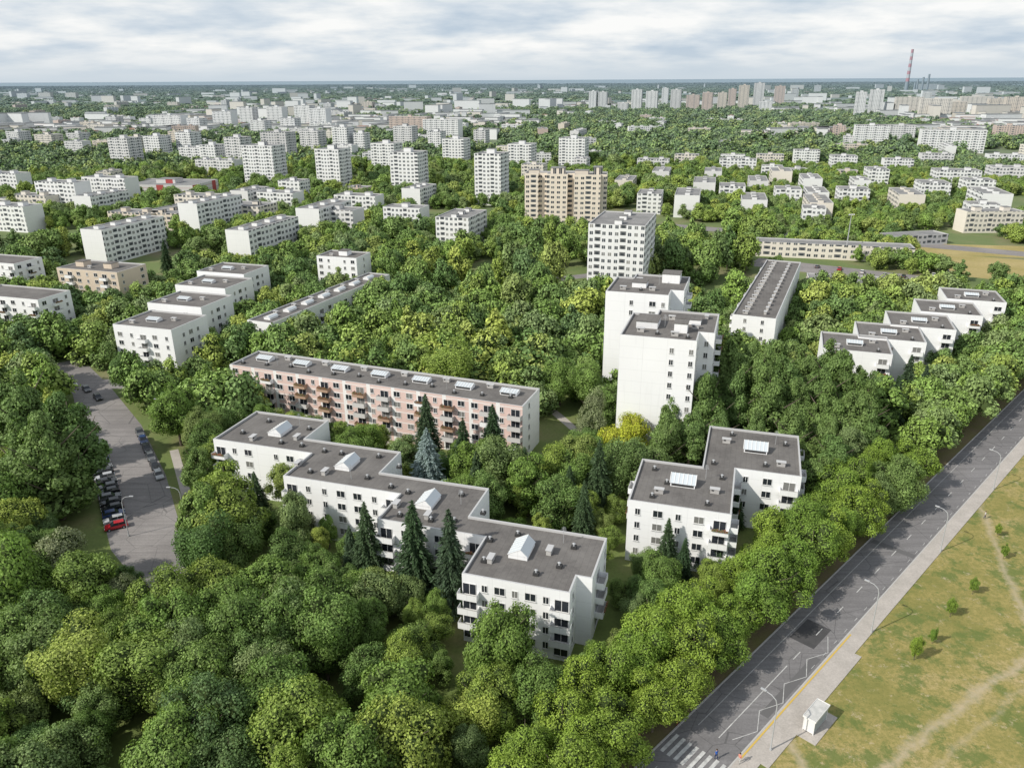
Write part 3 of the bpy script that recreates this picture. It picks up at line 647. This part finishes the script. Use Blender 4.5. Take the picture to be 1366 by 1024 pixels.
for (x,y,ht,cm,lab,wx) in [(838,556,12.5,YEL,'rounded yellow-green tree beside the tower block',1.2),(790,522,14,WIL,'pale silvery drooping tree',.75),(690,600,10,WIL,'pale green willow-like tree',.9),
      (60,715,12,WIL,'silvery green tree beside the street',1.2),(395,655,10,WIL,'silvery green birch tree near white wall',.7),(150,770,9,WIL,'silvery green tree beside the street',1.),(100,740,11,NEAR[3],'bright green tree beside the street',1.1),
      (78,520,26,TALL[0],'tall columnar dark poplar tree',1.25),(48,545,25,TALL[0],'tall columnar dark poplar tree',1.2),(12,495,25,TALL[1],'tall columnar dark poplar tree',1.3),(16,560,22,TALL[2],'tall dark poplar tree beside street',1.2),(228,515,16,NEAR[1],'broad dark street tree with spreading crown',1.0),(262,545,13,NEAR[0],'broad dark street tree with spreading crown',.9),(165,470,13,NEAR[2],'broad street tree beside the street',1.0),
      (670,805,15,NEAR[3],'dark broad tree in front of white building',.85),(330,478,11,NEAR[0],'broad tree at the building end',.9)]:
    tree(*S(x,y,ht),ht,cm,label=lab,wx=wx)
for i in (5,6):
    a,bq=P5[i],P5[i+1]; L=(bq-a).length; d=(bq-a).normalized(); n=Vector((-d.y,d.x)); t=3.+(5 if i==5 else 0)
    while t<L:
        for sd in (-1,1):
            q=a+d*t+n*sd*4.2
            tree(q.x,q.y,random.uniform(12,15),random.choice(NEAR[:4]),label='broad tree overhanging the narrow street',wx=1.05)
        t+=6.5
q=S(838,592); EXC.append([(q[0]-7,q[1]-24),(q[0]+6,q[1]-24),(q[0]+7,q[1]+6),(q[0]-7,q[1]+6)])
for (x,y,hb) in [(925,456,24),(962,464,24),(1003,446,25),(1042,452,25),(1078,460,24),(1118,458,24),(1150,480,22),(905,470,23),(945,498,22),(988,488,22),(1030,496,22),(1070,500,21),(1108,508,21),(1145,525,19),(900,515,19),(960,545,16),(1010,540,17),(1060,545,17),(1110,548,16),(1165,555,15),(980,456,26),(1022,462,25),(1096,474,24),(940,480,23),(915,492,21),(1160,505,19),(1052,474,24),(1135,470,24),(890,545,17),(925,535,18)]:
    ht=hb+random.uniform(-2,2.); tree(*S(x,y,hb),ht,random.choice(TALL),'poplar_tree','tall upright dense green poplar tree',wx=random.uniform(.95,1.25),group='poplar grove',sp=2.1)
for (x,y,ht) in [(735,286,23),(712,300,21),(755,300,20),(600,316,19),(575,325,17),(685,320,20),(665,335,18),(720,345,18),(880,300,20),(925,290,20),(975,300,21),(1000,310,19),(900,315,20),(860,325,19),(945,318,19),(500,300,15),(545,315,15),(30,240,18),(15,255,18),(50,255,15),(610,330,20),(590,345,18),(700,330,21),(740,320,21),(870,310,20),(960,305,22),(520,330,17),(560,345,18),(640,350,18),(690,360,20)]:
    tree(*S(x,y,ht),ht,random.choice(MID),'poplar_tree','tall green poplar tree between tower blocks',wx=.8,group='tall trees')
s=-28.
while s<117:
    for o in (-2.6,-8.8):
        if random.random()<.95:
            q=ro(s+random.uniform(-1.1,1.1),o+random.uniform(-.8,.6)); tree(*q,random.uniform(8.8,12.4),random.choice(ROAD+ROAD+NEAR[:1]),'linden_tree','bright green linden tree in a roadside row',wx=random.uniform(.95,1.2),group='roadside linden trees')
    s+=6.2
for s in np.arange(128,330,8):
    q=ro(s,-5+random.uniform(-1,1)); tree(*q,random.uniform(11,14),random.choice(MID[:4]),'linden_tree','large green linden tree beside the road',wx=1.15,group='roadside linden trees')
for (x,y,ht) in [(1267,822,3.4),(1297,792,3.2),(1219,880,4.2),(1243,858,2.8),(1338,745,2.8),(1330,715,2.6)]:
    tree(*S(x,y,0),ht*1.15,ROAD[2],'young_tree','small young tree planted in dry grass',wx=.55,group='young trees')
def pdist(Q,poly):
    Q=np.asarray(Q); n=len(poly); d=np.full(len(Q),1e9); ins=np.zeros(len(Q),bool)
    for i in range(n):
        a=np.array(poly[i]);b_=np.array(poly[(i+1)%n]); ab=b_-a; t=np.clip(((Q-a)@ab)/(ab@ab+1e-9),0,1); d=np.minimum(d,np.linalg.norm(Q-(a+t[:,None]*ab),axis=1))
        c=((a[1]>Q[:,1])!=(b_[1]>Q[:,1])); xx=(b_[0]-a[0])*(Q[:,1]-a[1])/((b_[1]-a[1]) if abs(b_[1]-a[1])>1e-9 else 1e-9)+a[0]; ins^=(c&(Q[:,0]<xx))
    return np.where(ins,-d,d)
for c,r in ((S(500,585),5),(S(755,575),7),(S(1140,625),6),(S(560,800),3),(S(300,690),3)): EXC.append([(c[0]+r*math.cos(a),c[1]+r*math.sin(a)) for a in np.linspace(0,2*math.pi,9)[:-1]])
allp=[]
for bi,(y0,y1,c) in enumerate([(62,300,5.9),(300,900,8.2),(900,2600,13),(2600,16000,60)]):
    ys=np.arange(y0,y1,c); pts=[]
    for y in ys:
        xs=np.arange(-(.74*y+18),.74*y+18,c); pts.append(np.stack([xs,np.full(len(xs),y)],1))
    Q=np.concatenate(pts); Q+=np.random.uniform(-.5,.5,Q.shape)*c
    thr=[-.60,-.12,-.02,-.3][bi]; sc=[32,90,150,900][bi]
    nz=np.array([noise.noise(Vector((x/sc,y/sc,3.3)))+.5*noise.noise(Vector((x/sc*2.7,y/sc*2.7,8.))) for x,y in Q]); Q=Q[nz>thr]
    if bi==0: Q=Q[np.random.rand(len(Q))<.92]
    db=np.full(len(Q),1e9); df=np.full(len(Q),1e9); QD=np.linalg.norm(Q,axis=1)
    for pi_,poly in enumerate(FOOT):
        pc=np.mean(np.array(poly),0)
        if y0-60<pc[1]<y1+60:
            pd=pdist(Q,poly); db=np.minimum(db,pd)
            if pi_ not in SUNK: df=np.minimum(df,np.where(QD<np.linalg.norm(pc)+2,pd,1e9))
    keep=db>(2.6 if bi<2 else 4.)
    for ex in EXC: keep&=pdist(Q,ex)>(2.2 if bi==0 else 2.)
    low=np.zeros(len(Q),bool)
    if bi==0:
        keep&=pdist(Q,ROWZ)>1.5; low=pdist(Q,LOWZ)<0
        T=np.array([(a,b_,r) for a,b_,r in TREEPTS])
        D=np.linalg.norm(Q[:,None]-T[None,:,:2],axis=2)-T[None,:,2]; keep&=D.min(1)>.6
    Q=Q[keep]; db=db[keep]; df=df[keep]; low=low[keep]
    for (x,y),d,f,lo in zip(Q,db,df,low):
        ht=random.choice([random.uniform(6,10),random.uniform(10,14),random.uniform(14,19)]) if bi<3 else random.uniform(9,13)
        if bi==0: ht=min(ht,3.4+.55*f) if y<190 else min(ht,7.5+.5*f); ht=min(ht,7+1.6*d)
        if bi==0 and y<105: ht=min(ht,14.5)
        if lo: ht=min(ht,random.uniform(6.5,9))
        if bi==1: ht=min(random.uniform(8,18),8.5+.35*f)
        if bi==1 and x>110+y*.1: ht=min(ht,11)
        if bi==2: ht=min(ht,8+.3*f)
        allp.append((math.hypot(x,y),x,y,ht,bi))
allp.sort()
NI=150
def infr(x,y): return abs(x)<.68*y+6 and y>66
indiv=[];rest=[]
for q in allp:
    (indiv if (len(indiv)<NI and infr(q[1],q[2])) else rest).append(q)
for (d,x,y,ht,bi) in indiv:
    if ht<6: tree(x,y,ht,random.choice(NEAR),'shrub','rounded green garden shrub near a building',wx=1.2,group='garden shrubs',cat='shrub')
    else: tree(x,y,ht,random.choice(NEAR) if random.random()<.8 else random.choice(SLIM),wx=random.uniform(.85,1.2))
PROT=[]
def proto(meshes,near_d):
    """a standing tree at that distance is the source of each crown shape"""
    for me in meshes:
        i=next(i for i,q in enumerate(rest) if q[0]>near_d and abs(q[1])<.6*q[2]); q=rest.pop(i)
        e=tree(q[1],q[2],q[3],me,wx=1.1,label='green tree among distant apartment blocks')
        PROT.append([o for o in COL.objects if o.parent==e and o.data==me][0])
proto(NEAR[:6]+SLIM[:1],200); proto(MID,310); proto(FAR,800)
nN,nM=7,5
pts=[];scl=[];rots=[];idx=[]
for (d,x,y,ht,bi) in rest:
    s=ht/12; w=random.uniform(.9,1.25)
    if bi==2: w*=1.25
    if bi==3: s*=1.1; w=5.2
    pts.append((x,y,-1.2*s if bi<3 else -3)); scl.append((s*w,s*w,s)); rots.append(random.uniform(0,6.28))
    idx.append(random.randrange(nN) if d<190 else (nN+random.randrange(nM) if d<850 else nN+nM+random.randrange(3)))
print('TREES',len(indiv),len(rest))
me=bpy.data.meshes.new('woodland'); me.vertices.add(len(pts)); me.vertices.foreach_set('co',np.array(pts,dtype=np.float32).ravel())
at=me.attributes.new('scl','FLOAT_VECTOR','POINT'); at.data.foreach_set('vector',np.array(scl,dtype=np.float32).ravel())
at=me.attributes.new('rotz','FLOAT','POINT'); at.data.foreach_set('value',np.array(rots,dtype=np.float32))
at=me.attributes.new('pidx','INT','POINT'); at.data.foreach_set('value',np.array(idx,dtype=np.int32))
wo=add('woodland',me,kind='stuff',label='green woodland canopy stretching between the blocks',category='trees')
ng=bpy.data.node_groups.new('scatter','GeometryNodeTree'); ng.interface.new_socket('Geometry',in_out='INPUT',socket_type='NodeSocketGeometry'); ng.interface.new_socket('Geometry',in_out='OUTPUT',socket_type='NodeSocketGeometry')
gi=ng.nodes.new('NodeGroupInput'); go=ng.nodes.new('NodeGroupOutput'); iop=ng.nodes.new('GeometryNodeInstanceOnPoints'); jn=ng.nodes.new('GeometryNodeJoinGeometry')
for o in PROT[::-1]:
    oi=ng.nodes.new('GeometryNodeObjectInfo'); oi.inputs['Object'].default_value=o; oi.inputs['As Instance'].default_value=True; ng.links.new(oi.outputs['Geometry'],jn.inputs[0])
def nat(n,t):
    a=ng.nodes.new('GeometryNodeInputNamedAttribute'); a.data_type=t; a.inputs['Name'].default_value=n; return a.outputs['Attribute']
cx=ng.nodes.new('ShaderNodeCombineXYZ'); ng.links.new(nat('rotz','FLOAT'),cx.inputs[2])
ng.links.new(gi.outputs[0],iop.inputs['Points']); ng.links.new(jn.outputs[0],iop.inputs['Instance']); iop.inputs['Pick Instance'].default_value=True
ng.links.new(nat('pidx','INT'),iop.inputs['Instance Index']); ng.links.new(cx.outputs[0],iop.inputs['Rotation']); ng.links.new(nat('scl','FLOAT_VECTOR'),iop.inputs['Scale']); ng.links.new(iop.outputs[0],go.inputs[0])
md=wo.modifiers.new('scatter','NODES'); md.node_group=ng
# ---------------------------------------------------------------- far-off suburbs as one mass
b=MB(); g=random.Random(11)
for k in range(3600):
    py=110+ (g.random()**1.05)*72+4; px=g.uniform(-80,1450); x,y=S(px,py,0)
    d=math.hypot(x,y)
    if noise.noise(Vector((x/900,y/400,1.)))<(-.1 if d<2500 else .04): continue
    if d<950 or (d<1700 and poly_near(x,y,10)) or d>9000: continue
    big=g.random()<.4
    L=g.uniform(30,80) if big else g.uniform(12,26); W=g.uniform(12,16); h=g.choice([12,15,18,30]) if big else g.uniform(7,11)
    if d<1800 and big: L=min(L,45); h=min(h,15)
    if d>5000: L*=1.4; h*=1.2
    T=Matrix.Translation((x,y,0))@Matrix.Rotation(TH+g.choice([0,math.pi/2,.4]),4,'Z')
    mi=g.choice([0,0,1,2]); b.box(-L/2,L/2,-W/2,W/2,0,h,mi,T,False); b.box(-L/2-.3,L/2+.3,-W/2-.3,W/2+.3,h,h+.8,3 if big or g.random()<.5 else 4,T,False)
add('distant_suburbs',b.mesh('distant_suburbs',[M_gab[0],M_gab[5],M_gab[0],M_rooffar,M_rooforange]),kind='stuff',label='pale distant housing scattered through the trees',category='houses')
# ================================================================= VEHICLES
CARP={}
def carmeshes(col,nm):
    paint=mat('car_paint_'+nm,col,.25,.6); b=MB()
    prof=[(-2.15,.35),(-2.2,.62),(-2.12,.88),(-1.2,.95),(1.0,.92),(1.95,.78),(2.18,.6),(2.2,.35)]
    y=.88
    L=[(x,-y*(1 if z<.8 else .93),z) for x,z in prof]; R_=[(x,y*(1 if z<.8 else .93),z) for x,z in prof]
    b.face(L); b.face(R_[::-1])
    for i in range(len(prof)): j=(i+1)%len(prof); b.face([L[i],R_[i],R_[j],L[j]])
    body=b.mesh('body',[paint]); 
    g2=MB(); lo=[(-2.0,-.8,.9),(1.05,-.8,.9),(1.05,.8,.9),(-2.0,.8,.9)]; hi=[(-1.5,-.62,1.43),(.3,-.62,1.45),(.3,.62,1.45),(-1.5,.62,1.43)]
    for i in range(4): j=(i+1)%4; g2.face([lo[i],lo[j],hi[j],hi[i]])
    g2.face(hi)
    for yy in (-1,1): g2.box(-.65,-.55,yy*.72-.05,yy*.72+.05,.9,1.43,1)
    r2=MB(); r2.face([(-1.52,-.64,1.45),(.32,-.64,1.47),(.32,.64,1.47),(-1.52,.64,1.45)])
    return body,g2.mesh('windows',[M_glass,paint]),r2.mesh('roof',[paint])
wb=MB(); wb.tube([(0,-.11,0),(0,.11,0)],[.32,.32],14,0); wb.tube([(0,-.125,0),(0,.125,0)],[.18,.18],10,1); WH=wb.mesh('wheel',[mat('tyre',(.02,.02,.02)),M_metal])
hb=MB(); hb.box(-.05,.05,-.17,.17,-.07,.07); HL=hb.mesh('headlight',[mat('lamp_glass',(.7,.72,.75),.1,.6)]); TL=hb.mesh('tail_light',[mat('tail_lamp_red',(.4,.02,.02),.2,.5)])
cc={'black':(.015,.016,.018),'silver':(.42,.43,.44),'grey':(.12,.125,.13),'red':(.45,.02,.03),'white':(.72,.72,.7),'blue':(.03,.06,.16)}
for k,v in cc.items(): CARP[k]=carmeshes(v,k)
def car(x,y,ang,c,z=.02,where='parked beside the street'):
    e=add('parked_car',None,(x,y,z),ang,label='%s hatchback car %s'%(c,where),category='car',group='parked cars')
    for n,m_ in zip(('body','window','roof'),CARP[c]): add(n,m_,parent=e)
    for wx in (-1.35,1.35):
        for wy in (-.82,.82): add('wheel',WH,(wx,wy,.32),parent=e)
    for wy in (-.6,.6): add('headlight',HL,(2.14,wy,.66),parent=e); add('tail_light',TL,(-2.14,wy,.72),parent=e)
seq=['black','grey','black','black','blue','silver','grey','black','silver','black','grey']
def along(pts,t):
    ds=[(pts[i+1]-pts[i]).length for i in range(len(pts)-1)]
    for i,d in enumerate(ds):
        if t<=d: return pts[i]+(pts[i+1]-pts[i])*(t/d),(pts[i+1]-pts[i]).normalized()
        t-=d
    return pts[-1],(pts[-1]-pts[-2]).normalized()
seg=P5[2:5]; tot=(P5[3]-P5[2]).length+(P5[4]-P5[3]).length
k=0; t=6.
while t<tot-6:
    p,d=along(seg,t); n=Vector((d.y,-d.x))
    q=p+n*4.8; a=math.atan2(n.y,n.x)
    c='red' if t>tot-9.2 else seq[k%11]
    if k not in (3,): car(q.x,q.y,a+(math.pi if k%3==0 else 0)+random.uniform(-.04,.04),c)
    k+=1; t+=2.75
for k,t in enumerate((6,11.5,17,22.5,28,33.5)):
    p,d=along(seg,t); n=Vector((-d.y,d.x)); q=p+n*5.8; car(q.x,q.y,math.atan2(d.y,d.x),seq[(k*3+1)%11])
for (x,y,c) in ((98,514,'white'),(116,521,'grey'),(131,532,'black')): q=S(x,y); car(*q,math.radians(-50),c)
for k,(x,c) in enumerate(((1160,'silver'),(1175,'white'),(1190,'grey'),(1216,'red'),(1130,'black'),(1203,'silver'),(1145,'black'))):
    q=S(x,604,0); car(*q,math.radians(75),c,where='in the car park')
for (x,y,c) in ((1078,612,'black'),(1092,610,'grey'),(1252,362,'white'),(1263,364,'white'),(1274,366,'silver'),(1245,368,'white'),(1180,368,'silver'),(1150,364,'white'),(1120,360,'red'),(1205,370,'black'),(1090,357,'grey'),(1060,354,'white'),(850,592,'grey')): q=S(x,y,0); car(*q,math.radians(60),c,where='in the car park')
# ================================================================= STREET FURNITURE
def lampmesh():
    b=MB(); b.tube([(0,0,0),(0,0,1.2),(0,0,7.6),(.25,0,8.4),(.9,0,8.85),(1.9,0,9.0)],[.13,.1,.08,.07,.06,.05],8); b.tube([(0,0,0),(0,0,.25)],[.2,.18],8); 
    h=MB(); h.box(1.7,2.5,-.14,.14,8.96,9.1); h.box(1.78,2.42,-.11,.11,8.92,8.957,1)
    return b.mesh('post',[M_metal]),h.mesh('lamp_head',[M_metal,M_frame])
LP,LH=lampmesh()
def lamp(x,y,ang): 
    e=add('street_lamp',None,(x,y,.1),ang,label='grey metal street lamp with curved arm over the road',category='street lamp',group='street lamps'); add('post',LP,parent=e); add('lamp_head',LH,parent=e)
for s_ in (25,59,92,126,160,194): lamp(*ro(s_,11.2),math.radians(135))
for (x,y,a) in ((172,715,0),(226,575,180),(248,702,180)): lamp(*S(x,y),math.radians(a))
q=S(1127,345); e=add('light_mast',None,(*q,0),0,label='tall pale light mast beside the low pavilion',category='light mast')
b=MB(); b.tube([(0,0,0),(0,0,22)],[.35,.15],10); add('post',b.mesh('post',[M_metal]),parent=e)
b=MB(); b.box(-1.4,1.4,-.15,.15,21.6,21.8); 
for k in range(4): b.box(-1.3+.8*k,-.9+.8*k,-.35,.1,21.8,22.3,1)
add('lamp_head',b.mesh('lamp_head',[M_metal,M_frame]),parent=e)
e=add('bus_shelter',None,(*ro(33.5,13.4),.12),math.radians(45),label='white roofed glass bus shelter on the pavement',category='bus shelter')
b=MB(); b.box(-2.2,2.2,-.9,.9,2.35,2.5,0); b.box(-2.25,2.25,-.95,-.9,2.3,2.58,1); b.box(-2.25,2.25,.9,.95,2.3,2.58,1); b.box(-2.25,-2.2,-.9,.9,2.3,2.58,1); b.box(2.2,2.25,-.9,.9,2.3,2.58,1)
add('roof',b.mesh('roof',[mat('dirty_white_roof',noisy((.45,.45,.43),(.62,.61,.58),1.2,5)),M_frame]),parent=e)
for x in (-2.05,2.05):
    for y in (-.75,.75):
        b=MB(); b.box(x-.05,x+.05,y-.05,y+.05,0,2.35); add('post',b.mesh('post',[M_frame]),parent=e)
gl=mat('shelter_glass',(.35,.4,.4),.1,.5)
b=MB(); b.box(-2,2,-.77,-.73,.15,2.2); b.box(-2.07,-2.03,-.7,.7,.15,2.2,1); b.box(2.03,2.07,-.7,.7,.15,2.2,1); add('glass_panel',b.mesh('glass_panel',[gl,M_frame]),parent=e)
b=MB(); b.box(-1.5,1.5,-.6,-.2,.42,.48); b.box(-1.3,-1.2,-.55,-.25,0,.42,1); b.box(1.2,1.3,-.55,-.25,0,.42,1); add('bench',b.mesh('bench',[M_railb,M_metal]),parent=e)
def sign(x,y,ang):
    e=add('crossing_sign',None,(x,y,.1),ang,label='blue square pedestrian crossing sign on a metal pole',category='road sign',group='crossing signs')
    b=MB(); b.tube([(0,0,0),(0,0,2.9)],[.04,.04],8); add('post',b.mesh('post',[M_metal]),parent=e)
    b=MB(); b.box(-.38,.38,-.07,-.045,2.1,2.86,0); b.face([(-.28,-.073,2.18),(.28,-.073,2.18),(0,-.073,2.74)],1)
    b.face([(-.04,-.076,2.38),(.04,-.076,2.38),(.03,-.076,2.56),(-.03,-.076,2.56)],2); b.face([(-.1,-.076,2.23),(-.05,-.076,2.23),(.03,-.076,2.38),(-.03,-.076,2.38)],2); b.face([(.05,-.076,2.23),(.1,-.076,2.23),(.035,-.076,2.38),(-.02,-.076,2.38)],2)
    add('sign_plate',b.mesh('sign_plate',[mat('sign_blue',(.02,.12,.45),.4),M_frame,M_dark]),parent=e)
sign(*ro(13.6,9.3),math.radians(45)); sign(*ro(19.8,-1.2),math.radians(225))
# people
def person(x,y,ang,shirt,pants,label,z=.12,k=0):
    V=[(0,0,.95),(0,0,1.2),(0,0,1.42),(0,0,1.52),(0,.01,1.62),(0,.01,1.72), (-.19,0,1.40),(-.25,.06,1.12),(-.24,.16,.88), (.19,0,1.40),(.25,-.05,1.12),(.24,.02,.86),
       (-.1,0,.9),(-.11,.12,.5),(-.11,.08,.08),(-.11,.22,.04), (.1,0,.9),(.11,-.06,.5),(.11,-.22,.1),(.11,-.1,.04)]
    Eg=[(0,1),(1,2),(2,3),(3,4),(4,5),(2,6),(6,7),(7,8),(2,9),(9,10),(10,11),(0,12),(12,13),(13,14),(14,15),(0,16),(16,17),(17,18),(18,19)]
    Rd=[.14,.13,.15,.055,.10,.085,.065,.045,.035,.065,.045,.035,.095,.07,.045,.04,.095,.07,.045,.04]
    me=bpy.data.meshes.new('person'); me.from_pydata(V,Eg,[])
    def f(nb):
        sp=nb.new('ShaderNodeSeparateXYZ'); nb.l.new(objc(nb),sp.inputs[0]); z_=sp.outputs[2]
        ax=nb.m('ABSOLUTE',sp.outputs[0])
        c=nb.mix(nb.m('GREATER_THAN',z_,.1),(.05,.05,.05),pants); c=nb.mix(nb.m('GREATER_THAN',z_,.97),c,shirt); c=nb.mix(nb.m('GREATER_THAN',z_,1.48),c,(.5,.3,.22))
        arm=nb.m('MULTIPLY',nb.m('GREATER_THAN',ax,.19),nb.m('LESS_THAN',z_,1.15)); return nb.mix(arm,c,(.5,.3,.22))
    me.materials.append(mat('clothes_%d'%k,f,.8))
    o=add('person',me,(x,y,z),ang,label=label,category='person')
    o.modifiers.new('skin','SKIN'); 
    sv=me.skin_vertices[0].data
    for i,r in enumerate(Rd): sv[i].radius=(r,r); sv[i].use_root=(i==0)
    o.modifiers.new('sub','SUBSURF').levels=2; o.modifiers['sub'].render_levels=2
    b=MB(); b.tube([(0,-.01,1.66),(0,-.01,1.75),(0,-.01,1.80)],[.115,.10,.04],10); add('hair',b.mesh('hair',[mat('hair_brown',(.06,.035,.02))],True),parent=o)
for k,(x,y,a,sh,pa,l,z) in enumerate([(955,1012,40,(.05,.15,.5),(.03,.04,.1),'person in blue shirt and dark trousers walking across the zebra crossing',.03),(986,1018,130,(.6,.25,.2),(.5,.5,.48),'person in red top and pale trousers walking on the pavement',.12),
      (903,966,-45,(.08,.1,.3),(.3,.05,.05),'person in dark blue jacket waiting near the kerb',.02),(851,990,30,(.5,.08,.08),(.05,.05,.06),'person in red shirt walking under the trees',.02),(1313,692,-120,(.6,.6,.6),(.1,.1,.15),'person in white shirt walking along the path',.12),(892,945,60,(.6,.6,.58),(.06,.07,.12),'person in white shirt walking under roadside trees',.02)]):
    person(*S(x,y),math.radians(a),sh,pa,l,z,k)
# ================================================================= LIGHT
AZ=math.radians(208); EL=math.radians(38)
sv=Vector((math.cos(AZ)*math.cos(EL),math.sin(AZ)*math.cos(EL),math.sin(EL)))
sl=bpy.data.lights.new('sun','SUN'); sl.energy=4.0; sl.angle=math.radians(.8); sl.color=(1,.945,.855)
so=bpy.data.objects.new('sun',sl); COL.objects.link(so); so.rotation_euler=(-sv).to_track_quat('-Z','Y').to_euler(); so.location=(0,0,300)
w=bpy.data.worlds.new('World'); scn.world=w; w.use_nodes=True; nb=NB(w.node_tree); bg=nb.n['Background']; bg.inputs[1].default_value=.1
sky=nb.new('ShaderNodeTexSky',sky_type='NISHITA'); sky.sun_disc=False; sky.sun_elevation=EL; sky.sun_rotation=math.atan2(sv.x,sv.y)
tc=nb.new('ShaderNodeTexCoord').outputs['Generated']; sp=nb.new('ShaderNodeSeparateXYZ'); nb.l.new(tc,sp.inputs[0])
zz=nb.m('ADD',nb.m('MAXIMUM',sp.outputs[2],0.),.16)
cv=nb.new('ShaderNodeCombineXYZ'); nb.l.new(nb.m('DIVIDE',sp.outputs[0],zz),cv.inputs[0]); nb.l.new(nb.m('DIVIDE',sp.outputs[1],zz),cv.inputs[1])
n1=nb.noise(cv.outputs[0],1.25,8,.55)
cl=nb.ramp(n1,[(.34,(5.2,6.2,7.3)),(.44,(6.8,7.5,8.2)),(.52,(8.5,8.8,9.0)),(.60,(9.9,9.9,9.8))])
cl=nb.mix(nb.rng(sp.outputs[2],0.,.035),(6.2,7.0,7.7),cl)
fac=nb.rng(sp.outputs[2],.12,.6,.95,.55)
nb.l.new(nb.mix(fac,sky.outputs[0],cl),bg.inputs[0])
